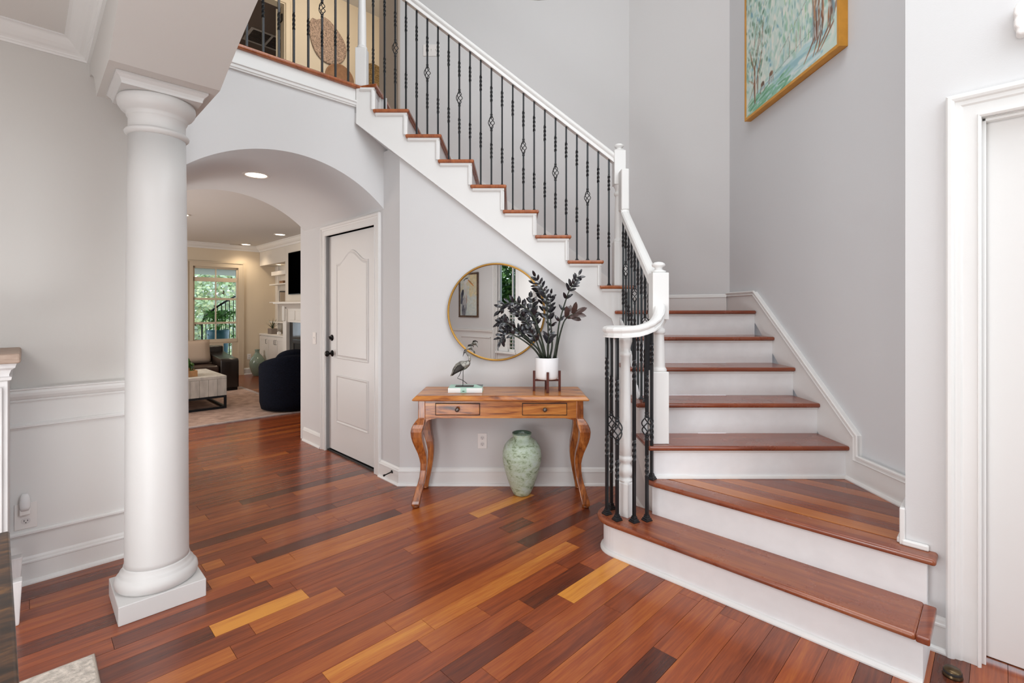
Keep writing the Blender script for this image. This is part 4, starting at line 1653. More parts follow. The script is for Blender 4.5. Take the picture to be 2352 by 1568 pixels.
nk = [(362, 1150, 14), (376, 1118, 13), (372, 1090, 11), (352, 1066, 9), (336, 1044, 9), (334, 1020, 9), (344, 1000, 12), (362, 992, 22), (382, 992, 20), (398, 1000, 9)]
mb = MB().tube([(hz(x, y)[0], HY, hz(x, y)[1]) for x, y, r in nk], [r * .000656 for _, _, r in nk], 10)
mb.build('neck', HSTEEL, he)
MB().tube([(hz(x, y)[0], HY, hz(x, y)[1]) for x, y in ((395, 1003), (412, 1022), (420, 1040))], [.007, .004, .001], 6).build('beak', HSTEEL, he)
cr_ = MB()
for q in (((352, 985), (362, 960), (385, 955), (412, 968), (418, 985)), ((340, 1005), (320, 1020), (305, 1045)), ((335, 1030), (312, 1048), (300, 1085)), ((355, 975), (372, 965), (396, 968))):
    cr_.tube([(hz(x, y)[0], HY, hz(x, y)[1]) for x, y in q], [.004] * (len(q) - 1) + [.001], 5)
cr_.build('crest', HDARK, he)
for q in (((303, 1225), (302, 1320), (300, 1403)), ((285, 1235), (262, 1290), (240, 1322), (300, 1345), (345, 1382))):
    MB().tube([(hz(x, y)[0], HY, max(HZ + .003, hz(x, y)[1])) for x, y in q], .0022, 6).build('leg', HDARK, he)

# ---------------------------------------------------------------- plant stand and potted plant
SX, SY = .250, 3.505
WALNUT = mat('walnut_brown', '#552318', .4, var=.12, vscale=30, coat=.1)
sd = thing('plant_stand', (SX, SY, TZ), 'dark walnut cross stand with four upright legs holding the white pot', 'plant stand')
for a, b in ((-1, 0), (1, 0), (0, -1), (0, 1)):
    x, y = SX + a * .0915, SY + b * .0915
    MB().box(x - .0085, x + .0085, y - .0085, y + .0085, TZ, .903).build('leg', WALNUT, sd, bevel=.0015)
st2 = MB()
st2.box(SX - .084, SX + .084, SY - .006, SY + .006, .828, .842)
st2.box(SX - .006, SX + .006, SY - .084, SY + .084, .828, .842)
st2.build('cross_bar', WALNUT, sd, bevel=.001)

pp = thing('potted_plant', (SX, SY, .842), 'dark leaved raven plant with arching stems in a white pot on the stand', 'plant')
MB().lathe([(.060, .8425), (.072, .845), (.079, .853), (.0815, .866), (.0825, .900), (.0825, .996), (.0815, .998), (.0785, .996), (.0785, .975), (.002, .975)], (SX, SY, 0), 48).build('pot', mat('white_ceramic', '#efeff0', .35), pp)
MB().lathe([(.001, .986), (.05, .988), (.0788, .984), (.0788, .97)], (SX, SY, 0), 24).build('soil', mat('potting_soil', '#4a2f22', .9, bump=.9, bscale=200, var=.4, vscale=90), pp)
LEAFM = mat('raven_leaf', '#1e1c21', .24, coat=.35, var=.35, vscale=24)
LEAFB = mat('bronze_leaf', '#4a3632', .3, coat=.3, var=.2, vscale=30)
STEMM = mat('dark_green_stem', '#2c3427', .4, var=.3, vscale=20)


def leaf_mb(L, W):
    mb = MB()
    n = 6
    vs = []
    for i in range(n + 1):
        t = i / n
        w = W * math.sin(math.pi * min(1, t * .93 + .05)) ** .6 * (1 - .12 * t) if 0 < t < 1 else .0006
        z = .10 * L * math.sin(math.pi * t)
        vs += [(t * L, -w / 2, z), (t * L, 0, z - .10 * w), (t * L, w / 2, z)]
    fs = []
    for i in range(n):
        a = 3 * i
        fs += [(a, a + 3, a + 4, a + 1), (a + 1, a + 4, a + 5, a + 2)]
    mb.add(vs, fs, True)
    return mb


LEAFS = []
for L, W in ((.064, .026), (.056, .024), (.072, .028)):
    me = mesh_of(leaf_mb(L, W), 'leaf', LEAFM)
    LEAFS.append(me)
big_ = mesh_of(leaf_mb(.095, .042), 'leaf', LEAFB)


def put_leaf(me, parent, base_, d, up, s=1.0):
    d = Vector(d).normalized()
    up = (Vector(up) - d * Vector(up).dot(d)).normalized()
    y = up.cross(d)
    M = Matrix((d, y, up)).transposed().to_4x4()
    o = bpy.data.objects.new('leaf', me)
    COL.objects.link(o)
    o.parent = parent
    o.matrix_local = Matrix.Translation(Vector(base_) - wloc(parent)) @ M @ Matrix.Scale(s, 4)
    return o


def cat(points, n):
    """Smooth curve through points."""
    P = [Vector(p) for p in points]
    P = [P[0] * 2 - P[1]] + P + [P[-1] * 2 - P[-2]]
    out = []
    seg_ = len(P) - 3
    for i in range(n + 1):
        t = i / n * seg_
        k = min(int(t), seg_ - 1)
        f = t - k
        a, b, c, d = P[k:k + 4]
        out.append(.5 * ((2 * b) + (c - a) * f + (2 * a - 5 * b + 4 * c - d) * f * f + (3 * b - a - 3 * c + d) * f ** 3))
    return out


PS = .003129 / 4.751      # metres per zoomed pixel at the plant


def pz(x, y, dy):
    return (SX + (x - 1210) * PS, SY + dy, .99 - (y - 1095) * PS)


stems = [
    ([(1218, 1100, 0), (1228, 900, 0), (1222, 690, .01), (1205, 450, .01), (1160, 330, .01), (1085, 203, .0)], .42, 0, 10),
    ([(1285, 1098, -.01), (1318, 900, -.02), (1345, 690, -.03), (1440, 380, -.03), (1500, 280, -.03), (1552, 190, -.03)], .40, 0, 9),
    ([(1305, 1098, .01), (1340, 900, .01), (1395, 700, .0), (1455, 630, -.02), (1520, 600, -.03)], .62, 1, 4),
    ([(1195, 1098, -.02), (1150, 880, -.03), (1085, 680, -.04), (1010, 570, -.05), (880, 490, -.05), (760, 500, -.05), (690, 575, -.05)], .40, 0, 9),
    ([(1165, 1098, .01), (1105, 985, .01), (960, 850, .01), (820, 745, .0), (745, 700, .0), (700, 715, 0)], .40, 0, 10),
    ([(1150, 1095, -.01), (1065, 985, -.02), (930, 880, -.03), (800, 820, -.03), (730, 840, -.03), (705, 900, -.03)], .52, 0, 6),
    ([(1188, 1095, .02), (1130, 900, .03), (1050, 790, .04), (985, 690, .04), (900, 590, .04), (845, 530, .04)], .45, 0, 8),
    ([(1245, 1098, .02), (1272, 940, .03), (1258, 700, .04), (1252, 520, .04), (1262, 390, .04)], .45, 0, 7),
    ([(1225, 1090, -.04), (1212, 960, -.06), (1222, 880, -.07), (1232, 820, -.07)], .45, 0, 4),
    ([(1180, 1095, -.03), (1130, 1000, -.05), (1090, 900, -.06), (1050, 830, -.06), (1000, 770, -.05)], .50, 0, 6),
    ([(1200, 1095, .03), (1170, 930, .05), (1110, 760, .06), (1075, 580, .06), (1050, 430, .06)], .55, 0, 6),
]
lr_ = random.Random(11)
for pts, t0, kind_, nl in stems:
    P = cat([pz(*p) for p in pts], 22)
    R = [.0062 * (1 - i / 22) ** .8 + .0016 for i in range(23)]
    stm = MB().tube(P, R, 7).build('stem', STEMM, pp)
    for i in range(nl):
        t = t0 + (1 - t0) * i / max(1, nl - 1)
        k = min(21, int(t * 22))
        p = P[k].lerp(P[k + 1], t * 22 - k) if k < 22 else P[-1]
        tg = (P[min(22, k + 1)] - P[max(0, k - 1)]).normalized()
        side = tg.cross(Vector((0, -1, 0)))
        if side.length < .1:
            side = Vector((1, 0, 0))
        side.normalize()
        for sgn in ((-1, 1) if i < nl - 1 else (0,)):
            d = tg * lr_.uniform(.5, .9) + side * sgn * lr_.uniform(.55, .95) + Vector((0, lr_.uniform(-.5, .3), lr_.uniform(-.05, .25)))
            up_ = Vector((lr_.uniform(-.3, .3), -1, lr_.uniform(.0, .9)))
            me = big_ if kind_ else lr_.choice(LEAFS)
            put_leaf(me, stm, p, d, up_, lr_.uniform(.85, 1.12) * (1 - .25 * (t - t0)))

# ---------------------------------------------------------------- outlets and switches
GREYS = mat('receptacle_face', '#d9d5d3', .35)


def outlet(loc, xv, nv, name='wall_outlet', label='', cat_='outlet', gangs=1, kind='outlet', w=.072, h=.117, group=None):
    t = thing(name, loc, label, cat_, group)
    X, Z, Nn = Vector(xv).normalized(), Vector((0, 0, 1)), Vector(nv).normalized()
    L0 = Vector(loc)

    def P(a, b, c):
        return tuple(L0 + X * a + Z * b + Nn * c)

    def bx(a0_, a1_, b0_, b1_, c0_, c1_):
        m_ = MB()
        v = [P(a, b, c) for c in (c0_, c1_) for a, b in ((a0_, b0_), (a1_, b0_), (a1_, b1_), (a0_, b1_))]
        return m_.add(v, [(0, 3, 2, 1), (4, 5, 6, 7), (0, 1, 5, 4), (1, 2, 6, 5), (2, 3, 7, 6), (3, 0, 4, 7)])
    W = w + (gangs - 1) * .046
    bx(-W / 2, W / 2, -h / 2, h / 2, 0, .006).build('cover_plate', PLASTIC, t, bevel=.002)
    for g in range(gangs):
        gx = (g - (gangs - 1) / 2) * .046
        if kind == 'outlet':
            for zz in (.024, -.024):
                m_ = MB()
                v = [P(gx + .017 * math.cos(a) if abs(math.cos(a)) < .93 else gx + .0162 * (1 if math.cos(a) > 0 else -1), zz + .0155 * math.sin(a), .0062) for a in [2 * math.pi * k / 20 for k in range(20)]]
                v2 = [tuple(Vector(q) + Nn * .002) for q in v]
                m_.loft([v, v2], smooth=False)
                rc = m_.build('receptacle', GREYS, t)
                s_ = MB()
                for a_, hh in ((-.006, .0045), (.006, .0035)):
                    q = bx(gx + a_ - .0011, gx + a_ + .0011, zz + .002 - hh, zz + .002 + hh, .007, .0088)
                    s_.add(q.v, q.f)
                q = bx(gx - .002, gx + .002, zz - .010, zz - .006, .007, .0088)
                s_.add(q.v, q.f)
                s_.build('slot', HOLE, rc)
        else:
            bx(gx - .005, gx + .005, -.012, .012, .006, .0068).build('toggle_slot', GREYS, t)
            m_ = MB().add([P(gx - .0035, -.001, .006), P(gx + .0035, -.001, .006), P(gx + .0035, .010, .006), P(gx - .0035, .010, .006),
                           P(gx - .003, .008, .016), P(gx + .003, .008, .016), P(gx + .003, .013, .015), P(gx - .003, .013, .015)],
                          [(0, 3, 2, 1), (4, 5, 6, 7), (0, 1, 5, 4), (1, 2, 6, 5), (2, 3, 7, 6), (3, 0, 4, 7)])
            m_.build('toggle', PLASTIC, t)
    return t


outlet((-.2265, YC, .338), (1, 0, 0), (0, -1, 0), label='white double wall outlet under the console table')
Uv, Vv = Vector(UW(1, 0)), Vector(UW(0, 1))
o1 = outlet(UW(0.005, WL - .006, .335), Uv, -Vv, label='white wall outlet with a night light on the wainscot', w=.080, h=.125)
outlet(UW(UR, 4.795, 1.055), Vv, -Uv, name='light_switch', label='single white light switch beside the closet door', cat_='switch', kind='switch')
outlet((-.81, 4.90, 3.94), (1, 0, 0), (0, -1, 0), name='light_switch', label='wide triple light switch plate on the stairwell wall behind the balusters', cat_='switch', kind='switch', gangs=3)
nl_ = thing('night_light', UW(.005, WL - .022, .37), 'small clear plastic night light plugged into the wainscot outlet', 'night light')
c_ = Vector(UW(.005, WL - .030, 0))
MB().uw(-.017, .021, WL - .034, WL - .0145, .345, .375).build('plug_body', PLASTIC, nl_, bevel=.004)
rings = []
for z, a, d in ((.368, .016, .009), (.385, .019, .013), (.410, .020, .014), (.435, .017, .010), (.448, .010, .006)):
    rings.append([UW(.002 + a * math.cos(t), WL - .030 + d * math.sin(t), z) for t in [2 * math.pi * k / 16 for k in range(16)]])
MB().loft(rings).build('lens', mat('clear_plastic', '#f6f6f6', .15, trans=.12, ior=1.4), nl_)

# ---------------------------------------------------------------- door stops
ds = thing('door_stop', UW(UR, 3.33, .075), 'black rod door stop on the baseboard beside the closet door', 'door stop')
mb = MB().lathe([(.013, 0), (.013, .004), (.005, .007), (.0045, .060), (.008, .064), (.008, .076), (.001, .077)], n=12)
rot_to(mb, UW(UR - .018, 3.33, .085), -Uv + Vector((0, 0, -.18))).build('stop_rod', DARKM, ds)
ds = thing('door_stop', UW(.62, 3.43, .075), 'black rod door stop low beside the column, left of the arch', 'door stop')
mb = MB().lathe([(.013, 0), (.013, .004), (.005, .007), (.0045, .060), (.008, .064), (.008, .076), (.001, .077)], n=12)
rot_to(mb, UW(.62, 3.43, .078), Uv).build('stop_rod', DARKM, ds)
fx, fy = FP(2188, 1552)
ds = thing('floor_door_stop', (fx, fy, 0), 'round dark bronze dome door stop on the floor by the door casing', 'door stop')
MB().lathe([(.029, 0), (.030, .004), (.028, .008), (.026, .022), (.022, .028), (.001, .029)], (fx, fy, 0), 24).build('dome', mat('aged_bronze', '#5a4a35', .3, metal=.85), ds)
MB().lathe([(.0265, .010), (.0275, .012), (.0275, .019), (.0262, .021)], (fx, fy, 0), 24, cap=False).build('rubber_ring', HOLE, ds)

# ---------------------------------------------------------------- landscape painting
PW, PH = 260, 240


def new_img(h, w, top_, bot):
    t = np.linspace(0, 1, h)[:, None, None]
    return np.ones((h, w, 3)) * np.array(top_)[None, None, :] * (1 - t) + np.array(bot)[None, None, :] * t


def stroke(img, x0, y0, x1, y1, wd_, col, al=.8, bend=0.0):
    """Soft brush stroke; x, y in 0..1, y up."""
    h, w, _ = img.shape
    n = max(2, int(max(abs(x1 - x0) * w, abs(y1 - y0) * h) / 1.0))
    r = wd_ * w
    for i in range(n + 1):
        t = i / n
        cx_ = (x0 + (x1 - x0) * t) * w + bend * w * math.sin(math.pi * t)
        cy_ = (1 - (y0 + (y1 - y0) * t)) * h
        rr = r * (1 - .35 * abs(2 * t - 1))
        a, b = int(max(0, cy_ - rr - 1)), int(min(h, cy_ + rr + 2))
        c, d = int(max(0, cx_ - rr - 1)), int(min(w, cx_ + rr + 2))
        if a >= b or c >= d:
            continue
        yy, xx = np.mgrid[a:b, c:d]
        m_ = np.clip(1.2 - np.hypot(xx - cx_, yy - cy_) / max(rr, .5), 0, 1) * al
        img[a:b, c:d] = img[a:b, c:d] * (1 - m_[..., None]) + np.array(col) * m_[..., None]


def canvas(name, img, origin, xv, yv, w, h, parent, nv):
    """Print an array on a flat grid of vertices; origin = lower left corner."""
    H, W, _ = img.shape
    jj, ii = np.meshgrid(np.arange(W), np.arange(H))
    o = np.array(origin)
    X = np.array(xv)
    Z = np.array(yv)
    co_ = o + (jj[..., None] / (W - 1)) * w * X + (1 - ii[..., None] / (H - 1)) * h * Z
    me = bpy.data.meshes.new(name)
    idx = np.arange(W * H).reshape(H, W)
    f = np.stack([idx[1:, :-1], idx[1:, 1:], idx[:-1, 1:], idx[:-1, :-1]], -1).reshape(-1, 4)
    me.from_pydata((co_.reshape(-1, 3) - np.array(wloc(parent))).tolist(), [], f.tolist())
    at = me.color_attributes.new('paint', 'FLOAT_COLOR', 'POINT')
    c = np.clip(img, 0, 255) / 255
    c = np.where(c <= .04045, c / 12.92, ((c + .055) / 1.055) ** 2.4)
    at.data.foreach_set('color', np.concatenate([c, np.ones((H, W, 1))], -1).reshape(-1))
    m_ = MATS.get('painted_canvas')
    if not m_:
        m_ = bpy.data.materials.new('painted_canvas')
        m_.use_nodes = True
        a_ = m_.node_tree.nodes.new('ShaderNodeAttribute')
        a_.attribute_name = 'paint'
        m_.node_tree.links.new(a_.outputs['Color'], m_.node_tree.nodes['Principled BSDF'].inputs['Base Color'])
        m_.node_tree.nodes['Principled BSDF'].inputs['Roughness'].default_value = .55
        MATS['painted_canvas'] = m_
    me.materials.append(m_)
    ob = bpy.data.objects.new(name, me)
    COL.objects.link(ob)
    ob.parent = parent
    return ob


pr_ = random.Random(5)
im = new_img(PH, PW, (192, 214, 206), (200, 218, 208))
g = lambda *c: tuple(c)
for _ in range(900):       # mint and pale dabs
    x, y = pr_.random(), pr_.random()
    c = pr_.choice([(196, 216, 206), (212, 220, 210), (168, 200, 186), (150, 190, 176), (222, 224, 214), (178, 208, 206), (186, 204, 196)])
    stroke(im, x, y, x + pr_.uniform(-.03, .03), y + pr_.uniform(.02, .07), pr_.uniform(.006, .022), c, .5)
for _ in range(120):       # stream in blue across the lower right
    t = pr_.random()
    x = .25 + .7 * t
    y = .03 + pr_.random() * .13
    c = pr_.choice([(164, 200, 206), (182, 212, 214), (150, 190, 198), (212, 224, 222), (170, 204, 194)])
    stroke(im, x, y, x - pr_.uniform(.06, .2), y - pr_.uniform(-.01, .02), pr_.uniform(.006, .015), c, .6)
for _ in range(70):
    x = pr_.uniform(0, .5)
    y = pr_.uniform(0, .10)
    stroke(im, x, y, x + pr_.uniform(.04, .14), y + pr_.uniform(-.01, .03), .009, pr_.choice([(110, 170, 130), (130, 186, 160), (150, 196, 170), (90, 150, 110)]), .55)
for _ in range(210):       # foliage of the left tree and behind
    x = abs(pr_.gauss(.16, .13))
    y = pr_.uniform(.22, 1.0)
    c = pr_.choice([(108, 140, 118), (126, 158, 136), (88, 122, 100), (142, 172, 152), (112, 160, 176), (156, 184, 160)])
    stroke(im, x, y, x + pr_.uniform(-.02, .02), y + pr_.uniform(.01, .04), pr_.uniform(.006, .014), c, .55)
for _ in range(60):
    x = pr_.uniform(.45, .8)
    y = pr_.uniform(.16, .55)
    stroke(im, x, y, x, y + pr_.uniform(.02, .06), .007, pr_.choice([(130, 186, 130), (120, 170, 184), (150, 196, 150), (104, 150, 150)]), .5)
BRN = [(120, 78, 52), (150, 98, 66), (92, 62, 48), (168, 116, 84)]
for (x0, y0, x1, y1, w) in ((.13, .06, .12, .34, .010), (.12, .30, .05, .48, .005), (.12, .30, .19, .55, .006), (.14, .2, .22, .40, .006), (.19, .45, .25, .62, .004), (.12, .2, .04, .27, .005), (.16, .12, .17, .3, .006),
                            (.10, .36, .16, .66, .004), (.22, .38, .23, .58, .004), (.05, .12, .11, .20, .005)):
    for k in range(3):
        stroke(im, x0 + pr_.uniform(-.006, .006), y0, x1 + pr_.uniform(-.006, .006), y1, w * .7, pr_.choice(BRN), .75, pr_.uniform(-.01, .01))
for (x, y) in ((.235, .115), (.345, .135)):   # two grazing deer
    for k in range(5):
        stroke(im, x - .018 + .006 * k, y + .03, x - .022 + .008 * k, y + .055 - abs(k - 2) * .004, .010, pr_.choice([(110, 84, 66), (134, 100, 76), (92, 72, 58)]), .85)
    stroke(im, x - .020, y + .035, x - .034, y - .012, .006, (104, 78, 60), .85)
    stroke(im, x - .034, y - .012, x - .028, y - .02, .006, (140, 96, 66), .8)
    for dx in (-.012, .0, .014, .020):
        stroke(im, x + dx, y + .03, x + dx + .002, y - .018, .0032, (150, 106, 78), .8)
for _ in range(130):       # big trunks at the right
    b0 = pr_.choice([.80, .845, .93, .965])
    c = pr_.choice([(96, 84, 80), (134, 112, 100), (150, 98, 62), (176, 124, 84), (90, 74, 70), (206, 204, 200), (120, 150, 160), (110, 62, 40)])
    x = b0 + pr_.uniform(-.016, .03)
    y = pr_.uniform(.12, .5)
    stroke(im, x, y, x + pr_.uniform(-.012, .012), y + pr_.uniform(.05, .25), .007, c, .65, pr_.uniform(-.006, .006))
for x, d in ((.80, -.10), (.845, -.06), (.93, -.12), (.965, -.12), (.86, -.03)):
    stroke(im, x, .15, x + d, .05, .007, (150, 96, 62), .7)
    stroke(im, x, .16, x + d * .5, .10, .006, (110, 70, 50), .7)
for k in range(26):
    x = .78 - .013 * k
    stroke(im, x, .46 - .008 * k + pr_.uniform(-.01, .01), x - .014, .45 - .008 * k, .0035, pr_.choice(BRN + [(110, 160, 170)]), .7)
for x in (.55, .62, .66):
    stroke(im, x, .17, x + .004, .30, .004, (150, 112, 90), .7)
for k in range(40):
    x = .28 + .5 * k / 40
    stroke(im, x, .135 + .08 * k / 40, x + .02, .14 + .08 * k / 40, .0016, (70, 70, 80), .5)

for _ in range(420):       # thin white scumble over everything but the lowest strip
    x, y = pr_.random(), pr_.uniform(.16, 1.0)
    stroke(im, x, y, x + pr_.uniform(-.02, .02), y + pr_.uniform(.01, .05), pr_.uniform(.005, .013), pr_.choice([(228, 232, 224), (214, 226, 218), (232, 230, 222)]), .28)
PX = 1.878
pa = thing('landscape_painting', (PXW, 3.37, 2.857), 'large pale green landscape painting in a deep gold frame high on the stairwell wall', 'painting')
GOLD = mat('gold_leaf_frame', '#cf9338', .42, metal=.25, var=.08, vscale=14)
Y0_, Y1_, Z0_, Z1_ = 2.80, 3.940, 2.857, 3.95
tk = .020
fr = MB()
fr.box(PX, PXW, Y0_, Y0_ + tk, Z0_, Z1_)
fr.box(PX, PXW, Y1_ - tk, Y1_, Z0_, Z1_)
fr.box(PX, PXW, Y0_ + tk, Y1_ - tk, Z0_, Z0_ + tk)
fr.box(PX, PXW, Y0_ + tk, Y1_ - tk, Z1_ - tk, Z1_)
fr.build('frame', GOLD, pa, bevel=.0015)
canvas('canvas', im, (PX + .006, Y1_ - tk, Z0_ + tk), (0, -1, 0), (0, 0, 1), Y1_ - Y0_ - 2 * tk, Z1_ - Z0_ - 2 * tk, pa, (-1, 0, 0))

# ---------------------------------------------------------------- heron picture, seen only in the mirror
im2 = new_img(150, 84, (206, 192, 158), (190, 200, 198))
for _ in range(260):
    x, y = pr_.random(), pr_.random()
    left = (1 - x) * 1.1 + (1 - y) * .7 > 1.0
    c = pr_.choice([(196, 204, 204), (182, 194, 194), (204, 208, 202)]) if not (x > .55 and y > .45) else pr_.choice([(214, 194, 150), (222, 204, 164), (200, 184, 140)])
    stroke(im2, x, y, x + .02, y + .02, .05, c, .5)
# bird facing right as the mirror shows it: body at left, bill to the right
for (x0, y0, x1, y1, w, c) in ((.20, .02, .26, .40, .12, (128, 130, 138)), (.24, .2, .34, .5, .09, (170, 168, 168)), (.34, .45, .34, .70, .055, (196, 194, 190)), (.33, .68, .28, .80, .06, (204, 202, 198)),
                               (.28, .80, .40, .88, .06, (214, 212, 208)), (.36, .86, .5, .87, .045, (210, 208, 204)), (.30, .90, .46, .92, .022, (30, 36, 48)), (.30, .90, .20, .86, .016, (34, 40, 52)),
                               (.46, .87, .78, .72, .026, (206, 128, 58)), (.46, .885, .72, .77, .013, (90, 80, 70)), (.10, .45, .16, .62, .06, (44, 46, 60)), (.06, .3, .12, .5, .05, (70, 74, 90)),
                               (.12, .05, .2, .25, .03, (60, 66, 80)), (.22, .02, .26, .2, .02, (40, 44, 56)), (.36, .5, .38, .3, .012, (150, 100, 70))):
    stroke(im2, x0, y0, x1, y1, w * 1.25, c, .95)
stroke(im2, .45, .885, .47, .885, .012, (20, 20, 24), .9)
for _ in range(60):
    x = pr_.uniform(.1, .36)
    y = pr_.uniform(.02, .5)
    stroke(im2, x, y, x - .03, y - .09, .006, pr_.choice([(110, 112, 122), (210, 208, 204), (66, 70, 84)]), .7)
im2 = im2[:, ::-1]
hp = thing('heron_picture', UW(-2.22, WF, 1.62), 'heron picture in a dark wooden frame, reflected in the round mirror', 'picture')
mb = MB()
hu0, hu1, hz0, hz1 = -2.80, -2.19, 1.17, 2.08
k_ = .035
mb.uw(hu0, hu1, WF, WF + .03, hz0, hz0 + k_)
mb.uw(hu0, hu1, WF, WF + .03, hz1 - k_, hz1)
mb.uw(hu0, hu0 + k_, WF, WF + .03, hz0, hz1)
mb.uw(hu1 - k_, hu1, WF, WF + .03, hz0, hz1)
mb.build('frame', mat('dark_oak_frame', '#5a4434', .5, var=.3, vscale=30), hp, bevel=.003)
canvas('print', im2, UW(hu1 - k_, WF + .012, hz0 + k_), tuple(-Uv), (0, 0, 1), hu1 - hu0 - 2 * k_, hz1 - hz0 - 2 * k_, hp, tuple(Vv))

# ---------------------------------------------------------------- pendant bowl above, door chime at the right edge
pb = thing('pendant_light', (.12, 1.92, 2.75), 'pendant bowl lamp whose rim just shows at the top edge', 'lamp')
bowl = MB().lathe([(.001, 2.737), (.20, 2.737), (.285, 2.742), (.30, 2.752), (.305, 2.80), (.295, 2.86), (.12, 2.93), (.03, 2.95), (.001, 2.95)], (.12, 1.92, 0), 40).build('bowl', mat('frosted_bowl', '#8d857b', .5), pb)
MB().tube([(.12, 1.92, 2.94), (.12, 1.92, 5.9)], .008, 8).build('rod', DARKM, pb)
MB().lathe([(.06, 5.87), (.06, 5.9)], (.12, 1.92, 0), 20).build('ceiling_canopy', DARKM, pb)
dc_ = thing('door_chime', UW(UP4, -.13, 2.39), 'white scalloped door chime high on the wall, cut by the right edge', 'door chime')
mb = MB()
pts = [(-.040, 2.34), (-.030, 2.328), (-.21, 2.328), (-.22, 2.34), (-.228, 2.39), (-.22, 2.445), (-.21, 2.456), (-.050, 2.456), (-.038, 2.445), (-.042, 2.420), (-.034, 2.39), (-.042, 2.362)]
mb.prism([(-.050, 2.328), (-.040, 2.338), (-.044, 2.352), (-.036, 2.366), (-.036, 2.384), (-.040, 2.396), (-.034, 2.410), (-.036, 2.430), (-.044, 2.444), (-.056, 2.452), (-.21, 2.452), (-.22, 2.39), (-.21, 2.328)],
         lambda a, b, t: UW(UP4 - t, a, b), 0, .045)
mb.build('chime_cover', PLASTIC, dc_, bevel=.008, seg=3)

# ================================================================ left foreground
# sideboard against the dining wall
su1 = -.049
sb_ = thing('sideboard', UW(-.6, 3.15, 0), 'distressed white sideboard with a weathered wooden top at the left edge', 'sideboard')
DISTW = mat('distressed_white', '#d3d0cf', .6, bump=.35, bscale=40, var=.07, vscale=26, stretch=(1, 1, .15))
GREYOAK = wood('weathered_oak', [(0.0, '#6f5a4c'), (0.5, '#a08a7b'), (1.0, '#bca898')], rough=.6, coat=0, rot=math.pi / 4, scale=(4, 60, 40), gmix=.35)
MB().uw(-1.45, -.010, 2.895, 3.375, 1.120, 1.162).build('top', GREYOAK, sb_, bevel=.010, seg=3)
mb = MB()
lay = [(0.0, 1.046), (.010, 1.050), (.012, 1.062), (.004, 1.066), (.004, 1.074), (.010, 1.092), (.022, 1.102), (.024, 1.112), (.026, 1.120)]
mb.loft([[UW(su1 + o, 2.940 - o, z), UW(su1 + o, 3.372, z), UW(-1.41 - o, 3.372, z), UW(-1.41 - o, 2.940 - o, z)] for o, z in lay], smooth=False)
mb.build('cornice', DISTW, sb_)
MB().uw(-1.41, su1, 2.940, 3.372, .19, 1.047).build('body', DISTW, sb_, bevel=.003)
for w0 in (2.945, 3.225):
    for u0 in (-.075, -1.41):
        rg = []
        for z, g_ in ((0, .016), (.01, .018), (.10, .022), (.19, .027)):
            c1, c2 = u0 + .026, w0 + .026
            rg.append([UW(c1 + a * g_ + (.016 if u0 > -1 else 0), c2 + b * g_, z) for a, b in ((1, 1), (-1, 1), (-1, -1), (1, -1))])
        MB().loft(rg, smooth=False).build('leg', DISTW, sb_, bevel=.003)
for k in range(3):
    a = -1.38 + k * .445
    dd = MB().uw(a, a + .425, 2.926, 2.941, .23, 1.02).build('door', DISTW, sb_, bevel=.003)
    MB().uw(a + .06, a + .365, 2.922, 2.927, .29, .96).build('door_panel', DISTW, dd, bevel=.004)

# dining table: only one corner of the dark top is in view
DKWOOD = wood('dark_burl_wood', [(0.0, '#130b06'), (0.35, '#2e1c0e'), (0.6, '#4a2f1a'), (0.85, '#6e4a20'), (1.0, '#86602a')], rough=.42, coat=.12, rot=math.pi / 4, scale=(3.0, 9, 6), figure=2.2, gmix=.5)
cxx, cyy = -1.36, 1.32
cu, cw_ = (cxx + cyy) * C45, (cyy - cxx) * C45
dt = thing('dining_table', UW(cu - .5, cw_ - .8, 0), 'dark glossy burl wood dining table, one corner showing at the bottom left', 'table')
ta, tb_ = Vector((.7272, -.6864, 0)), Vector((-.6864, -.7272, 0))


def tq(i, j, z):
    q = Vector((cxx, cyy, 0)) + ta * i + tb_ * j
    return (q.x, q.y, z)


def tbox(i0, i1, j0, j1, z0, z1):
    return MB().prism([(i0, j0), (i1, j0), (i1, j1), (i0, j1)], lambda a, b, t: tq(a, b, t), z0, z1)


tbox(0, .92, 0, 1.0, .722, .75).build('tabletop', DKWOOD, dt, bevel=.006, seg=3)
tbox(.10, .82, .10, .92, .64, .722).build('apron', DKWOOD, dt, bevel=.003)
for a in (.13, .79):
    for b in (.13, .88):
        MB().loft([[tq(a + i * r, b + j * r, z) for i, j in ((1, 1), (-1, 1), (-1, -1), (1, -1))] for z, r in ((0, .022), (.3, .028), (.66, .038))], smooth=False).build('leg', DKWOOD, dt, bevel=.003)

# rug under it
rcx, rcy = FP(213, 1502, .012)
ru, rw = (rcx + rcy) * C45, (rcy - rcx) * C45
RUGD = mat('dining_rug_weave', '#cdc3b8', .95, bump=1.0, bscale=160, var=.22, vscale=55, spec=.1)
rg_ = thing('area_rug', UW(ru - 1, rw - 1, 0), 'oatmeal textured rug whose corner shows at the bottom left', 'rug')
MB().uw(ru - 2.0, ru, rw - 3.0, rw, .0005, .012).build('pile', RUGD, rg_, bevel=.004)
mb = MB()
mb.tube([UW(ru + .002, rw - 3.0, .006), UW(ru + .002, rw + .002, .006), UW(ru - 2.0, rw + .002, .006)], .006, 6)
mb.build('bound_edge', mat('rug_binding', '#b9aea2', .9, bump=.6, bscale=200), rg_)


# ================================================================ living room
def pxw(px, w):
    """u of the sight line through px on the line of constant w."""
    k = (px - 1176) / 1120.0
    # x = k*y with (y - x) = w*sqrt2
    y = w * math.sqrt(2) / (1 - k)
    return (y + k * y) * C45


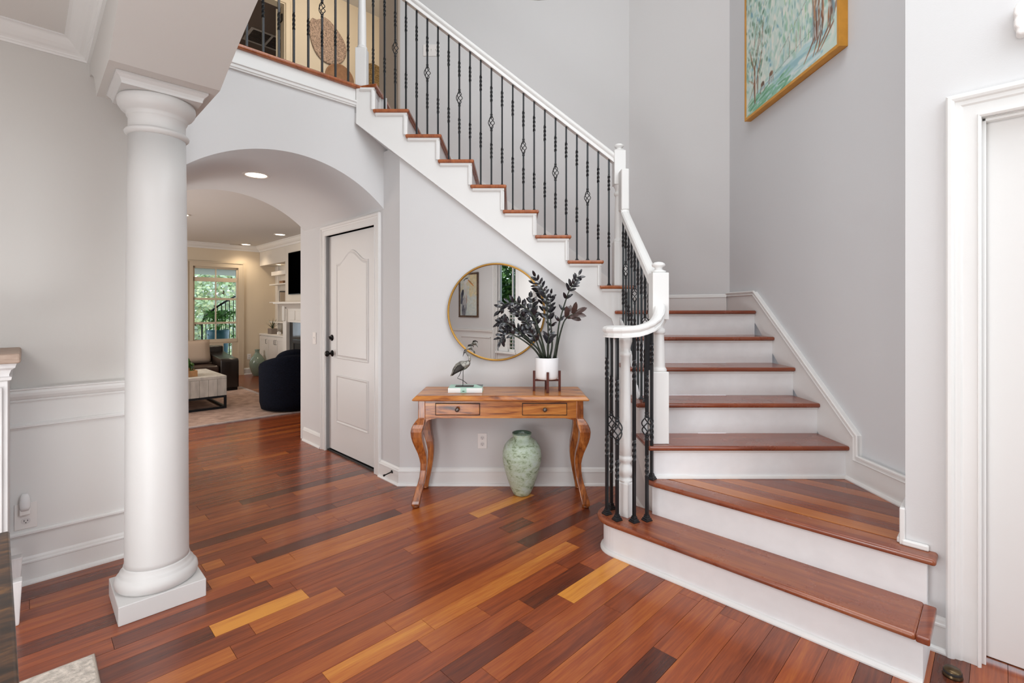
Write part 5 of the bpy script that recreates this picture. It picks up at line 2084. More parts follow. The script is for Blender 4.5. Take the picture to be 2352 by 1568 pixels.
# built-in cabinet in the alcove
CABW = mat('cabinet_white', '#dedad4', .45)
cu0 = 3.465
cb = thing('built_in_cabinet', UW(3.6, 10.5, 0), 'white built-in cabinet with three panelled doors beside the fireplace', 'cabinet')
MB().uw(cu0 + .02, 3.77, 9.50, 10.885, .09, .80).build('body', CABW, cb)
MB().uw(cu0 + .05, 3.77, 9.50, 10.885, .0, .09).build('toe_kick', CABW, cb)
MB().uw(cu0 - .015, 3.768, 9.50, 10.885, .80, .836).build('countertop', CABW, cb, bevel=.006)
for k in range(3):
    w0 = 9.505 + k * .458
    d_ = MB().uw(cu0, cu0 + .02, w0 + .004, w0 + .454, .12, .785).build('door', CABW, cb, bevel=.002)
    f_ = MB()
    for (a, b, c, e_) in ((w0 + .004, w0 + .064, .12, .785), (w0 + .394, w0 + .454, .12, .785), (w0 + .064, w0 + .394, .12, .18), (w0 + .064, w0 + .394, .725, .785)):
        f_.uw(cu0 - .008, cu0, a, b, c, e_)
    f_.build('door_frame', CABW, d_, bevel=.002)
    hw_ = w0 + (.034 if k != 0 else .420)
    h_ = MB().tube([UW(cu0 - .008, hw_, .64), UW(cu0 - .032, hw_, .645), UW(cu0 - .032, hw_, .725), UW(cu0 - .008, hw_, .73)], .004, 6)
    h_.build('handle', DARKM, d_)

bs = thing('alcove_shelving', UW(3.7, 10.4, 1.6), 'white open shelves in the alcove above the cabinet', 'shelving')
mb = MB()
mb.uw(3.60, 3.77, 9.495, 10.62, 2.02, 2.10)
mb.uw(3.72, 3.77, 10.60, 10.64, .84, 2.23)
mb.build('face_frame', CABW, bs)
for z in (1.06, 1.46, 1.82):
    MB().uw(3.56, 3.77, 9.495, 10.62, z, z + .022).build('shelf_board', CABW, bs, bevel=.002)
bk_cols = [('#ddd8cd', 'tall cream book on the middle alcove shelf'), ('#2d2b2a', 'black book on the middle alcove shelf'), ('#b8a894', 'tan book on the middle alcove shelf')]
for i, (c, lb2) in enumerate(bk_cols):
    w0 = 10.14 - i * .035
    b = thing('book', UW(3.63, w0, 1.482), lb2, 'book')
    mm = mat('book_%d' % i, c, .6)
    MB().uw(3.585, 3.72, w0, w0 + .030, 1.482, 1.482 + .23 - .02 * i).build('cover', mm, b, bevel=.002)
    MB().uw(3.59, 3.722, w0 + .003, w0 + .027, 1.486, 1.482 + .231 - .02 * i).build('pages', PAPER, b)
b = thing('decor_box', UW(3.64, 10.05, 1.842), 'small brown wooden box on the top alcove shelf', 'box')
MB().uw(3.59, 3.70, 9.95, 10.15, 1.842, 1.885).build('box_body', mat('brown_box', '#8a6a50', .6), b, bevel=.003)
MB().uw(3.585, 3.705, 9.945, 10.155, 1.885, 1.897).build('lid', mat('brown_box', '#8a6a50', .6), b, bevel=.003)

# television
tv = thing('television', UW(3.44, 9.3, 1.98), 'large black flat television on the chimney breast', 'television')
w_t = 9.21
MB().uw(3.415, 3.462, w_t - 1.36, w_t, 1.60, 2.365).build('housing', mat('tv_black', '#0c0c0d', .35), tv, bevel=.004)
MB().uw(3.413, 3.4155, w_t - 1.35, w_t - .01, 1.612, 2.355).build('screen', mat('tv_screen', '#010101', .6, spec=0.0), tv)

# fireplace
fp = thing('fireplace', UW(3.4, 8.8, 0), 'white panelled fireplace mantel with dark marble surround', 'fireplace')
mw1 = 9.42
MB().uw(3.22, 3.464, 7.3, mw1, 1.43, 1.462).build('mantel_shelf', CABW, fp, bevel=.006)
mb = MB().sweep([UW(3.42, 7.4), UW(3.42, mw1 - .03)], [(0, 1.34), (.02, 1.34), (.03, 1.355), (.05, 1.37), (.09, 1.40), (.13, 1.425), (.15, 1.432), (0, 1.432)], 1)
mb.build('bed_mould', CABW, fp)
MB().uw(3.40, 3.464, 7.45, mw1 - .07, 1.10, 1.35).build('frieze', CABW, fp)
for k in range(5):
    w0 = mw1 - .36 - k * .27
    MB().uw(3.388, 3.401, w0 - .22, w0, 1.14, 1.31).build('frieze_panel', CABW, fp, bevel=.006)
for w0 in (mw1 - .24, 7.5):
    p_ = MB().uw(3.37, 3.464, w0, w0 + .17, 0, 1.35).build('pilaster', CABW, fp, bevel=.004)
    MB().uw(3.34, 3.372, w0 + .035, w0 + .135, 1.12, 1.40).build('corbel', CABW, p_, bevel=.012)
MARB = mat('dark_marble', '#2c2c2c', .12, var=.6, vscale=7)
mb = MB()
mb.uw(3.43, 3.462, mw1 - .42, mw1 - .24, 0, 1.10)
mb.uw(3.43, 3.462, 7.67, 7.88, 0, 1.10)
mb.uw(3.43, 3.462, 7.88, mw1 - .42, .80, 1.10)
mb.build('marble_surround', MARB, fp)
MB().uw(3.440, 3.463, 7.88, mw1 - .42, 0.02, .80).build('firebox', mat('firebox_black', '#060606', .5), fp)
MB().uw(3.41, 3.44, 7.88, mw1 - .42, .72, .80).build('hood', mat('hood_metal', '#303236', .3, metal=.6), fp, bevel=.01)
MB().uw(2.95, 3.36, 7.5, mw1 - .1, 0, .02).build('hearth', MARB, fp)


# planter with spiky plant on the cabinet
pb2 = thing('potted_plant', UW(3.53, 10.40, .838), 'small spiky plant in a grey square planter on the white cabinet', 'plant')
PC = UW(3.55, 10.40)
MB().uw(3.49, 3.61, 10.30, 10.50, .836, .945).build('planter', mat('grey_planter', '#84786f', .7, bump=.5, bscale=60), pb2, bevel=.004)
bl = MB()
SPK = mat('spiky_leaf', '#4d5742', .5, var=.3, vscale=30)
rr_ = random.Random(3)
for i in range(26):
    a = rr_.uniform(0, 2 * math.pi)
    l_ = rr_.uniform(.12, .24)
    t_ = rr_.uniform(.15, 1.1)
    q = Vector((PC[0], PC[1], .94))
    e_ = q + Vector((math.cos(a) * math.sin(t_), math.sin(a) * math.sin(t_), math.cos(t_))) * l_
    s_ = Vector((-math.sin(a), math.cos(a), 0)) * .006
    MB().add([q - s_, q + s_, (q + e_) / 2 + s_ * .9 + Vector((0, 0, .012)), e_, (q + e_) / 2 - s_ * .9 + Vector((0, 0, .012))], [(0, 1, 2, 3, 4)]).build('leaf', SPK, pb2)
wb = thing('candle', UW(3.55, 10.04, .838), 'small white square candle holder at the right end of the cabinet top', 'candle')
MB().uw(3.52, 3.58, 10.01, 10.07, .836, .885).build('holder', mat('white_ceramic', '#efeff0', .35), wb, bevel=.004)
MB().lathe([(.001, .885), (.02, .885), (.02, .895), (.001, .896)], (*UW(3.55, 10.04)[:2], 0), 12).build('wax', PAPER, wb)

# glass bottle on the floor
bx_, by_ = -5.12, 9.80
gb = thing('glass_bottle', (bx_, by_, 0), 'big sea green glass bottle vase standing in the corner by the window wall', 'vase')
SEAG = mat('sea_glass', '#8ea394', .16, trans=.25, coat=.3)
MB().lathe([(.07, 0), (.075, .01), (.11, .08), (.138, .17), (.145, .24), (.135, .31), (.10, .38), (.065, .425), (.042, .45), (.038, .47), (.038, .50), (.046, .515), (.046, .525), (.036, .525)], (bx_, by_, 0), 36).build('glass_body', SEAG, gb)
MB().lathe([(.040, .508), (.0475, .514), (.048, .526), (.036, .528)], (bx_, by_, 0), 24, cap=False).build('lip', SEAG, gb)

# outlet on the far wall
outlet(UW(3.26, 10.888, .36), Uv, -Vv, label='cream wall outlet behind the sea green bottle')

# rug
lrw0 = 9.07 * C45
lru1 = 3.71 * C45
RUGL = mat('living_rug_pile', '#b59a8c', .95, bump=1.0, bscale=60, var=.2, vscale=9, spec=.1)
lrg = thing('area_rug', UW(lru1 - 1.5, lrw0 + 1.2, 0), 'large faded pink beige rug in the living room', 'rug')
MB().uw(lru1 - 3.4, lru1, lrw0, lrw0 + 2.75, .0005, .014).build('pile', RUGL, lrg, bevel=.004)
mb = MB()
mb.uw(lru1 - 3.40, lru1 + .004, lrw0 - .004, lrw0 + .05, .001, .0155)
mb.uw(lru1 - .055, lru1 + .004, lrw0, lrw0 + 2.754, .001, .0155)
mb.build('border', mat('rug_border', '#b3a6a2', .95, bump=1.0, bscale=80, var=.15, vscale=14), lrg)

# coffee table
tcx, tcy = -3.83, 6.545
tu, tw_ = (tcx + tcy) * C45, (tcy - tcx) * C45
WHW = mat('whitewashed_wood', '#cfcbc2', .6, bump=.5, bscale=30, var=.12, vscale=20, stretch=(1, 1, .3))
BLKM = mat('black_steel', '#17191d', .45, metal=.4)
ctb = thing('coffee_table', UW(tu - .6, tw_ + .5, .014), 'whitewashed plank coffee table on a black steel frame', 'coffee table')
MB().uw(tu - 1.25, tu - .008, tw_ + .008, tw_ + 1.06, .205, .415).build('core', WHW, ctb)
for k in range(9):
    MB().uw(tu - 1.25, tu, tw_ + k * .1178, tw_ + (k + 1) * .1178 - .003, .415, .450).build('top_plank', WHW, ctb, bevel=.002)
for k in range(12):
    MB().uw(tu - .105 - k * .1042, tu - .004 - k * .1042, tw_ - .002, tw_ + .012, .190, .412).build('plank', WHW, ctb, bevel=.002)
for k in range(10):
    MB().uw(tu - .012, tu + .002, tw_ + .004 + k * .106, tw_ + .107 + k * .106, .190, .412).build('plank', WHW, ctb, bevel=.002)
for w0 in (tw_, tw_ + 1.03):
    f_ = MB()
    f_.uw(tu - 1.25, tu, w0, w0 + .028, .162, .188)
    f_.uw(tu - 1.25, tu, w0, w0 + .028, .016, .042)
    f_.uw(tu - .028, tu, w0, w0 + .028, .042, .162)
    f_.uw(tu - 1.25, tu - 1.222, w0, w0 + .028, .042, .162)
    f_.build('leg_frame', BLKM, ctb)
f_ = MB()
f_.uw(tu - .028, tu, tw_ + .028, tw_ + 1.03, .016, .042)
f_.uw(tu - .028, tu, tw_ + .028, tw_ + 1.03, .162, .188)
f_.build('side_rail', BLKM, ctb)

# wooden tray with shells, pot with trailing pothos
ty = thing('tray', UW(tu - .52, tw_ + .22, .45), 'shallow light wooden tray on the coffee table', 'tray')
LIW = mat('light_wood', '#b88a5c', .55, var=.15, vscale=20)
a0_, a1_, b0_, b1_ = tu - .62, tu - .30, tw_ + .16, tw_ + .50
MB().uw(a0_, a1_, b0_, b1_, .4505, .460).build('tray_base', LIW, ty)
for q in ((a0_, a1_, b0_, b0_ + .014), (a0_, a1_, b1_ - .014, b1_), (a0_, a0_ + .014, b0_ + .014, b1_ - .014), (a1_ - .014, a1_, b0_ + .014, b1_ - .014)):
    MB().uw(*q, .460, .530).build('side', LIW, ty, bevel=.002)
MB().uw(a0_ + .12, a0_ + .20, b0_ - .0015, b0_ + .002, .498, .512).build('handle_slot', HOLE, ty)
px0, py0, _ = UW(tu - .50, tw_ + .36)
pt = thing('potted_plant', (px0, py0, .461), 'trailing green pothos in a tan pot on the coffee table tray', 'plant')
MB().lathe([(.05, .461), (.065, .47), (.078, .57), (.080, .60), (.072, .60), (.07, .58), (.001, .575)], (px0, py0, 0), 24).build('pot', mat('tan_pot', '#a9814f', .6), pt)
POTH = mat('pothos_leaf', '#3f6a26', .35, var=.4, vscale=14)
lm = MB()
L, W = .075, .058
lm.add([(0, 0, 0), (L * .3, -W / 2, .004), (L * .7, -W * .35, 0), (L, 0, -.012), (L * .7, W * .35, 0), (L * .3, W / 2, .004), (L * .4, 0, .010)], [(0, 1, 6), (1, 2, 6), (2, 3, 6), (3, 4, 6), (4, 5, 6), (5, 0, 6)], True)
pleaf = mesh_of(lm, 'leaf', POTH)
rr_ = random.Random(9)
uR = Vector(UW(1, -.3)).normalized()
for i in range(13):
    a = rr_.uniform(0, 2 * math.pi)
    if i < 4:
        out = uR * rr_.uniform(.16, .24) + Vector((rr_.uniform(-.03, .03), rr_.uniform(-.05, .05), 0))
        drop = rr_.uniform(-.10, -.02)
    else:
        out = Vector((math.cos(a), math.sin(a), 0)) * rr_.uniform(.04, .13)
        drop = rr_.uniform(.05, .17)
    b = Vector((px0, py0, .59))
    P = cat([b, b + out * .35 + Vector((0, 0, .10)), b + out * .75 + Vector((0, 0, (drop + .11) * .8)), b + out + Vector((0, 0, drop))], 10)
    sm_ = MB().tube(P, .0025, 5).build('stem', mat('pothos_stem', '#5e7a35', .5), pt)
    for k in (4, 6, 8, 10):
        d = (P[k] - P[k - 1]).normalized() + Vector((rr_.uniform(-.8, .8), rr_.uniform(-.8, .8), rr_.uniform(-.3, .3)))
        put_leaf(pleaf, sm_, P[k], d, (rr_.uniform(-.5, .5), rr_.uniform(-1, 0), 1))
# white shells heaped in a low dish at the near edge of the tray
sh_ = thing('shell_dish', UW(tu - .58, tw_ + .24, .461), 'low dish of small white shells in the wooden tray', 'dish')
dcx, dcy, _ = UW(tu - .555, tw_ + .235)
MB().lathe([(.03, .461), (.05, .470), (.055, .485), (.050, .485), (.001, .475)], (dcx, dcy, 0), 20).build('dish', LIW, sh_)
sm2 = MB()
for i in range(16):
    a = rr_.uniform(0, 6.28)
    r = rr_.uniform(0, .036)
    sm2.ball((dcx + r * math.cos(a), dcy + r * math.sin(a), .487 + rr_.uniform(0, .02)), .012, 8, (1, .8, .7))
sm2.build('shells', PAPER, sh_, kind='stuff')

# leather sofa
LEA = mat('brown_leather', '#1d1410', .3, coat=.25, bump=.25, bscale=30, var=.3, vscale=5)
LEB = mat('worn_leather', '#38241a', .36, coat=.2, bump=.5, bscale=14, var=.35, vscale=9)
sfx, sfy = -4.49, 8.02
fu, fw_ = (sfx + sfy) * C45, (sfy - sfx) * C45
sf = thing('sofa', UW(fu - 1.0, fw_ + .45, 0), 'dark brown leather sofa beneath the living room window', 'sofa')


def soft(parent, name, u0, u1, w0, w1, z0, z1, m_, bev=.03, seg=4):
    o = MB().uw(u0, u1, w0, w1, z0, z1).build(name, m_, parent, bevel=bev, seg=seg)
    for p in o.data.polygons:
        p.use_smooth = True
    return o


soft(sf, 'base', fu - 2.1, fu - .02, fw_ + .05, fw_ + .95, .06, .30, LEA, .02)
# scooped arm: side profile in (w, z)
for u0, u1 in ((fu - .265, fu), (fu - 2.12, fu - 1.86)):
    arm = [(fw_, .06), (fw_, .50), (fw_ + .03, .535), (fw_ + .25, .545), (fw_ + .55, .56), (fw_ + .80, .60), (fw_ + .92, .62), (fw_ + .95, .60), (fw_ + .95, .06)]
    o = MB().prism(arm, lambda a, b, t: UW(t, a, b), u0, u1).build('arm', LEA, sf, bevel=.028, seg=4)
    for p in o.data.polygons:
        p.use_smooth = True
for k in range(3):
    a = fu - .27 - (k + 1) * .53
    soft(sf, 'seat_cushion', a + .004, a + .526, fw_ + .02, fw_ + .72, .30, .43, LEB, .035)
    soft(sf, 'back_cushion', a + .004, a + .526, fw_ + .62, fw_ + .86, .42, .775, LEB, .05)
soft(sf, 'back', fu - 2.1, fu - .02, fw_ + .80, fw_ + .96, .10, .70, LEA, .03)
for a in (fu - .24, fu - 2.08):
    MB().uw(a, a + .22, fw_ + .01, fw_ + .20, .014, .06).build('foot', DARKM, sf)


def pillow(loc, w, h, d, rz, tilt, m_, label, name='throw_pillow'):
    t = thing(name, loc, label, 'cushion')
    mb = MB()
    n = 10
    vs, fs = [], []
    for side in (-1, 1):
        for i in range(n + 1):
            for j in range(n + 1):
                x, z = 2 * i / n - 1, 2 * j / n - 1
                b_ = max(0, (1 - x ** 4) * (1 - z ** 4)) ** .5
                pin = 1 - .07 * (abs(x) ** 2) * (1 - abs(z)) - .0
                vs.append((x * w / 2 * (1 - .06 * (1 - z * z)), side * d / 2 * b_, z * h / 2 * (1 - .06 * (1 - x * x)) + h / 2))
    m1 = (n + 1) ** 2
    for s_ in (0, 1):
        for i in range(n):
            for j in range(n):
                a = s_ * m1 + i * (n + 1) + j
                fs.append((a, a + 1, a + n + 2, a + n + 1))
    mb.add(vs, fs, True)
    mb.xf(Matrix.Translation(loc) @ Matrix.Rotation(rz, 4, 'Z') @ Matrix.Rotation(tilt, 4, 'X'))
    mb.build('cushion_cover', m_, t)
    return t


LIN = mat('linen_oatmeal', '#b7a493', .9, bump=.5, bscale=120)
LIN2 = mat('linen_cream', '#c8b9a8', .9, bump=.5, bscale=120)
ra = math.pi / 4
pillow(UW(fu - .52, fw_ + .50, .43), .50, .42, .15, ra, -.34, LIN, 'oatmeal linen cushion against the right end of the leather sofa')
pillow(UW(fu - .90, fw_ + .40, .43), .50, .44, .15, ra + .25, -.34, LIN2, 'cream linen cushion leaning in front, left of the oatmeal one')
pillow(UW(fu - 1.15, fw_ + .53, .43), .48, .44, .15, ra - .1, -.30, LIN, 'beige cushion further left on the sofa, half hidden')

# navy swivel armchair seen from behind
NAVY = mat('navy_boucle', '#0d111d', .95, bump=.9, bscale=240, sheen=.0, var=.35, vscale=70, spec=.15)
acx, acy = -2.97, 6.62
ac = thing('armchair', (acx, acy, 0), 'navy fabric barrel armchair with its rounded back towards the hall', 'armchair')
face = math.radians(120)     # opening direction
mb = MB()
n = 44
rings = []
for i in range(n + 1):
    t = i / n
    a = face + math.radians(48) + t * math.radians(264)
    bk_ = .5 - .5 * math.cos(2 * math.pi * t)
    zt_ = .60 + .15 * bk_
    ro, ri_ = .415, .305
    rings.append([(acx + r * math.cos(a), acy + r * math.sin(a), z) for r, z in
                  ((ro - .025, .035), (ro - .005, .12), (ro, .35), (ro + .005, zt_ - .06), (ro - .008, zt_ - .02), (ro - .035, zt_), (ri_ + .03, zt_ - .002), (ri_ + .005, zt_ - .03), (ri_, .35), (ri_, .035))])
mb.loft(rings, smooth=True)
mb.build('shell_back', NAVY, ac)
MB().lathe([(.30, .035), (.36, .05), (.372, .10), (.372, .28), (.36, .30), (.001, .30)], (acx, acy, 0), 40).build('seat_base', NAVY, ac)
MB().lathe([(.30, .30), (.335, .315), (.345, .36), (.335, .41), (.29, .43), (.001, .44)], (acx + .05 * math.cos(face), acy + .05 * math.sin(face), 0), 40).build('seat_cushion', NAVY, ac)
MB().lathe([(.25, .001), (.26, .006), (.26, .036), (.001, .036)], (acx, acy, 0), 32).build('swivel_base', DARKM, ac)
# inner back cushion
mb = MB()
rings = []
for i in range(25):
    t = i / 24
    a = face + math.pi - math.radians(62) + t * math.radians(124)
    e = math.sin(math.pi * t) ** .4 if 0 < t < 1 else .05
    rings.append([(acx + r * math.cos(a), acy + r * math.sin(a), z) for r, z in ((.30, .45), (.30, .60 + .17 * e), (.26, .64 + .175 * e), (.20, .60 + .16 * e), (.19, .45))])
mb.loft(rings).build('back_cushion', NAVY, ac)

# recessed ceiling lights
LAMP = mat('lamp_lens', '#fff3df', .3, emit='#ffe9c9', estr=9.0)


def can_light(x, y, z, r, label, nv=(0, 0, -1), power=6, cat_='ceiling light', group=None):
    t = thing('recessed_light', (x, y, z), label, cat_, group)
    mb = MB().lathe([(r * 1.30, 0), (r * 1.30, .004), (r * 1.22, .008), (r * 1.02, .006), (r * 1.0, .001)], n=32, cap=False)
    rot_to(mb, (x, y, z), nv).build('trim_ring', PLASTIC, t)
    mb = MB().lathe([(.001, .003), (r, .003), (r, .001), (.001, .001)], n=32, smooth=False)
    rot_to(mb, (x, y, z), nv).build('lens', LAMP, t)
    s_ = spot('can_spot', (x + nv[0] * .03, y + nv[1] * .03, z - .03), power, WARM, 2.3, r * .8)
    return t


hx, hy = -2.075, 3.955
zv = zc + VR
can_light(hx, hy, zv - .002, .078, 'round recessed light glowing in the vaulted passage soffit', power=5)
can_light(-3.98, 8.37, 2.619, .075, 'recessed ceiling light nearest the television', power=22)
can_light(-5.28, 9.68, 2.619, .075, 'recessed ceiling light further back, beside the ceiling speaker', power=22)
can_light(-4.47, 6.6, 2.619, .075, 'recessed ceiling light above the coffee table, hidden behind the column', power=14)
can_light(*UW(3.60, 10.20)[:2], 2.229, .045, 'tiny recessed light under the alcove header', power=5)
sp_ = thing('ceiling_speaker', (-5.50, 9.72, 2.619), 'flat round ceiling speaker beside a recessed light', 'speaker')
MB().lathe([(.001, 2.612), (.105, 2.612), (.115, 2.616), (.115, 2.6195)], (-5.50, 9.72, 0), 28).build('grille', mat('speaker_grille', '#b9b1a8', .7, bump=.5, bscale=400), sp_)

# ================================================================ upstairs details
d3 = sroot('door_4', 'cream casing of the dark upstairs doorway with an open white door', UW(1.9, WU, F2))
CREAM = mat('casing_cream', '#dccbb0', .45)
nv_ = Vector(UW(0, -1))
pts = [(UW(1.49, WU, F2), -Uv, nv_), (UW(1.49, WU, 5.13), -Uv + Vector((0, 0, 1)), nv_), (UW(2.29, WU, 5.13), Uv + Vector((0, 0, 1)), nv_), (UW(2.29, WU, F2), Uv, nv_)]
casing(d3, pts, .10, CREAM)
mb = MB()
mb.uw(2.275, 2.29, WU, WU + .12, F2, 5.13)
mb.uw(1.49, 1.505, WU, WU + .12, F2, 5.13)
mb.uw(1.505, 2.275, WU, WU + .12, 5.115, 5.13)
mb.build('door_jamb', CREAM, d3)
hq = Vector(UW(2.262, WU + .13))
dv = Vector((-.425, .905, 0))
dn = Vector((.905, .425, 0)) * .036
MB().prism([(0, 0), (.72, 0), (.72, 1), (0, 1)], lambda a, b, t: tuple(hq + dv * a + dn * (b - 1) + Vector((0, 0, t))), F2 + .02, 5.10).build('door_slab', CREAM, d3)
MB().uw(2.262, 2.280, WU + .05, WU + .13, 4.93, 5.02).build('hinge', DARKM, d3, bevel=.004)
MB().uw(2.262, 2.280, WU + .05, WU + .13, 3.6, 3.69).build('hinge', DARKM, d3, bevel=.004)
# return air vent in the bedroom ceiling
vx, vy = -3.66, 7.33
vu, vw = (vx + vy) * C45, (vy - vx) * C45
vn = thing('air_vent', UW(vu, vw, 5.38), 'white framed double return air vent on the dim bedroom ceiling', 'vent')
mb = MB()
for q in ((vu - .30, vu + .30, vw - .22, vw - .18), (vu - .30, vu + .30, vw + .18, vw + .22), (vu - .30, vu - .26, vw - .18, vw + .18), (vu + .26, vu + .30, vw - .18, vw + .18), (vu - .015, vu + .015, vw - .18, vw + .18)):
    mb.uw(*q, 5.365, 5.379)
mb.build('frame', mat('vent_white', '#c8bdb2', .6), vn, bevel=.003)
MB().uw(vu - .26, vu + .26, vw - .18, vw + .18, 5.376, 5.379).build('duct_opening', HOLE, vn)
for k in range(11):
    MB().uw(vu - .26, vu + .26, vw - .17 + k * .034, vw - .160 + k * .034, 5.368, 5.376).build('slat', mat('vent_slat', '#6d625a', .6), vn)


def basket(label, uc_, zc_, outline, m_, rings_=0):
    """Flat woven wall basket: a dished plate of the given outline on the hall wall."""
    t = thing('woven_wall_basket', UW(uc_, WU, zc_), label, 'basket', 'woven wall baskets upstairs')
    n = len(outline)
    cx_ = sum(p[0] for p in outline) / n
    cz_ = sum(p[1] for p in outline) / n
    lay = [(1.0, .004), (1.0, .022), (.95, .026), (.9, .016), (.6, .008), (.25, .005)]
    mb = MB()
    rg__ = [[UW(uc_ + cx_ + (x - cx_) * s, WU - d, zc_ + cz_ + (z - cz_) * s) for x, z in outline] for s, d in lay]
    mb.loft(rg__, smooth=True)
    mb.build('woven_plate', m_, t)
    return t


WEAVE = mat('pale_weave', '#a58d7c', .8, bump=1.0, bscale=120, var=.45, vscale=60)
WEAVE2 = mat('brown_weave', '#9a7355', .75, bump=.5, bscale=160, var=.15, vscale=20)
WEAVE3 = mat('seagrass_weave', '#8a7048', .85, bump=1.2, bscale=90, var=.5, vscale=70)
ol = []
for k in range(40):
    a = 2 * math.pi * k / 40
    r = 1.0
    # blunt leaf shape, notched at the upper left, tapering to the lower right
    r = .275 + .028 * math.cos(2 * (a + .95)) + .012 * math.cos(3 * a)
    if 1.85 < a < 2.2:
        r -= .045
    ol.append((r * .92 * math.cos(a), r * 1.02 * math.sin(a)))
basket('large pale woven wall basket with a notched rim, uppermost of the three', 2.82, 4.86, ol, WEAVE)
basket('smooth brown woven wall basket, seen below the large pale one', 2.99, 4.42, [(.20 * math.cos(2 * math.pi * k / 32), .20 * math.sin(2 * math.pi * k / 32)) for k in range(32)], WEAVE2)
basket('speckled seagrass wall basket just right of the top newel post', 3.50, 4.60, [(.20 * math.cos(2 * math.pi * k / 32), .20 * math.sin(2 * math.pi * k / 32)) for k in range(32)], WEAVE3)

# ================================================================ outdoors
S(MB().uw(-6, 9, 11.1, 17, -.25, -.06).build('ground_deck', mat('deck_boards', '#9a9186', .8, var=.1, vscale=5)), 'pale deck outside the living room')
S(MB().uw(-8, 8, -9, -1.5, -.25, -.08).build('ground_front', mat('front_lawn', '#5f7a3c', .9, var=.2, vscale=3)), 'front lawn seen in the mirror')
S(MB().uw(1.4, 4.4, 11.1, 13.0, 2.13, 2.3).build('ceiling_porch', mat('porch_paint', '#c9d3d6', .7)), 'pale blue porch ceiling outside the patio door')
# curved outdoor stair rail
ox, oy, _ = UW(2.66, 12.0)
sr = thing('outdoor_stair_rail', (ox, oy, 0), 'black curved spiral stair rail outside the living room door', 'railing')
pts = []
for i in range(15):
    t = i / 14
    w = 12.05 - .35 * math.sin(t * math.pi)
    u = pxw(464 + 90 * t, w)
    D = UW(u, w)[1]
    ypx = 742 - 68 * (t ** .62)
    pts.append((*UW(u, w)[:2], 1.35 - (ypx - 708) * D / 1120))
P = cat(pts, 40)
MB().tube(P, .020, 8).build('rail', BLKM, sr)
for i in range(0, 41, 4):
    MB().tube([(P[i].x, P[i].y, -.05), tuple(P[i])], .018 if i == 0 else .009, 6).build('baluster', BLKM, sr)
# blue planter with leafy plant
bx2, by2, _ = UW(2.86, 11.55)
bp2 = thing('potted_plant', (bx2, by2, -.06), 'leafy green plant in a blue pot on the deck outside', 'plant')
MB().lathe([(.13, -.06), (.15, -.04), (.20, .78), (.21, .90), (.19, .90), (.001, .86)], (bx2, by2, 0), 28).build('pot', mat('blue_glaze', '#2f6274', .35), bp2)
rr_ = random.Random(21)
GRN = mat('garden_leaf', '#4f8a3a', .5, var=.45, vscale=8)
for k in range(16):
    a = rr_.uniform(0, 6.28)
    o_ = Vector((math.cos(a), math.sin(a), 0)) * rr_.uniform(.15, .5)
    b = Vector((bx2, by2, .86))
    P = cat([b, b + o_ * .3 + Vector((0, 0, .25)), b + o_ * .8 + Vector((0, 0, .40)), b + o_ * 1.2 + Vector((0, 0, rr_.uniform(-.25, .45)))], 8)
    fm = MB().tube(P, .006, 5)
    for q in range(2, 9):
        for s_ in (-1, 1):
            d = (P[q] - P[q - 1]).normalized()
            sd_ = d.cross(Vector((0, 0, 1))).normalized() * s_
            e = P[q] + sd_ * .09 + d * .05
            fm.add([P[q], P[q] + sd_ * .04 + d * .045 + Vector((0, 0, .01)), e, P[q] + sd_ * .05 - d * .01], [(0, 1, 2, 3)])
    fm.build('frond', GRN, bp2)


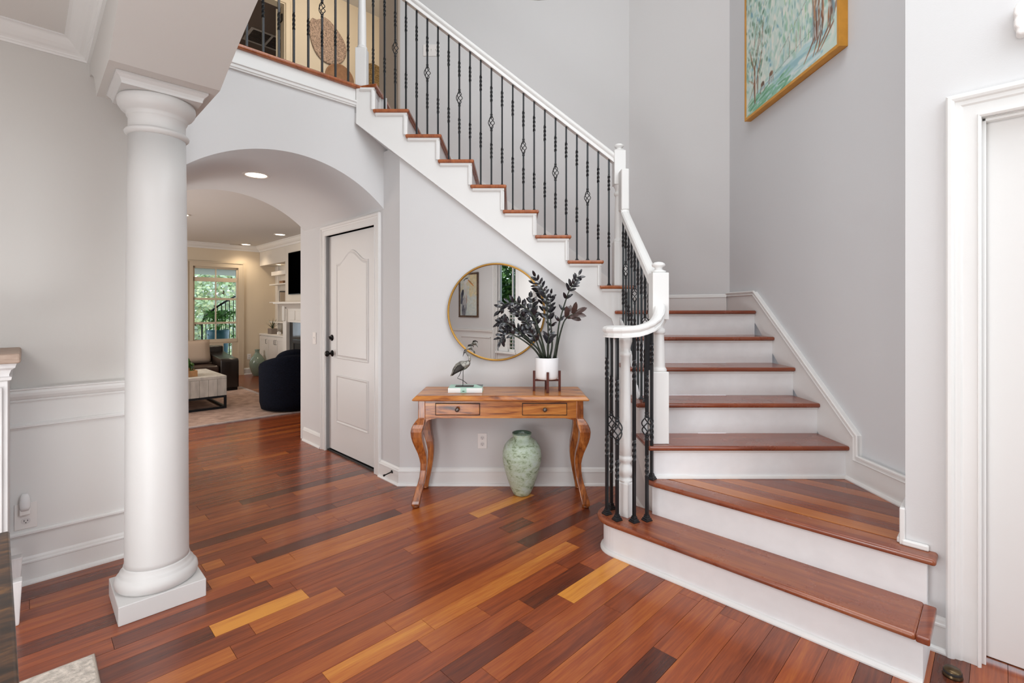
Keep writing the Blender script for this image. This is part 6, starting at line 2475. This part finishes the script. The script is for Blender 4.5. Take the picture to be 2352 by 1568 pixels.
def foliage(name, loc, size, n, s, m_list, label, seed, trunk=True):
    """Tree crown of separate leaf blades around lumps; one body of leaves nobody could count."""
    t = thing(name, (loc[0], loc[1], 0), label, 'tree')
    r = random.Random(seed)
    lumps = [(r.uniform(-1, 1), r.uniform(-1, 1), r.uniform(-1, 1), r.uniform(.3, .55)) for _ in range(44)]
    for mi_, mm in enumerate(m_list):
        mb = MB()
        for _ in range(n):
            lx, ly, lz, lr2 = r.choice(lumps)
            a, b = r.uniform(0, 6.28), r.uniform(-1, 1)
            c = math.sqrt(1 - b * b)
            q = Vector((loc[0] + size[0] * (lx + lr2 * c * math.cos(a)) * .7, loc[1] + size[1] * (ly + lr2 * c * math.sin(a)) * .7, loc[2] + size[2] * (lz + lr2 * b) * .8))
            d = Vector((r.uniform(-1, 1), r.uniform(-1, 1), r.uniform(-1, .4))).normalized()
            e = d.orthogonal().normalized() * s * .35
            mb.add([q, q + d * s * .5 + e, q + d * s, q + d * s * .5 - e], [(0, 1, 2, 3)])
        mb.build('leaves', mm, t, kind='stuff')
    if trunk:
        for k in range(3):
            a = 2.1 * k
            MB().tube([(loc[0] + .1 * math.cos(a), loc[1] + .1 * math.sin(a), -.2), (loc[0] + .2 * math.cos(a), loc[1] + .2 * math.sin(a), loc[2] * .5), (loc[0] + size[0] * .5 * math.cos(a), loc[1] + size[1] * .5 * math.sin(a), loc[2] + size[2] * .4)], [.09, .07, .02], 7).build('trunk', mat('bark', '#5b4a3a', .9, bump=.8, bscale=20), t)
    return t


G1 = mat('tree_leaf_light', '#dbe4b8', .6, var=.2, vscale=4)
G2 = mat('tree_leaf_mid', '#bdd3ac', .6, var=.25, vscale=4)
G3 = mat('tree_leaf_grey', '#cbdccb', .6, var=.2, vscale=4)
G4 = mat('hedge_leaf', '#7ba557', .55, var=.4, vscale=6)
G5 = mat('hedge_leaf_dark', '#3d6b33', .6, var=.4, vscale=6)
tx, ty2, _ = UW(3.2, 15.3)
foliage('garden_tree', (tx, ty2, 1.7), (2.3, 1.6, 1.5), 5000, .12, [G1, G2, G3], 'pale sunlit garden tree beyond the patio door', 4)
tx, ty2, _ = UW(5.2, 16.0)
foliage('garden_tree', (tx, ty2, .5), (1.6, 1.4, .9), 1500, .16, [G1, G3], 'low pale tree beyond the patio door at the right', 8)
tx, ty2, _ = UW(-1.55, -3.0)
foliage('evergreen_hedge', (tx, ty2, 1.9), (1.5, 1.2, 1.9), 15000, .13, [G4, G5], 'dense green hedge outside the dining window, seen in the mirror', 5)
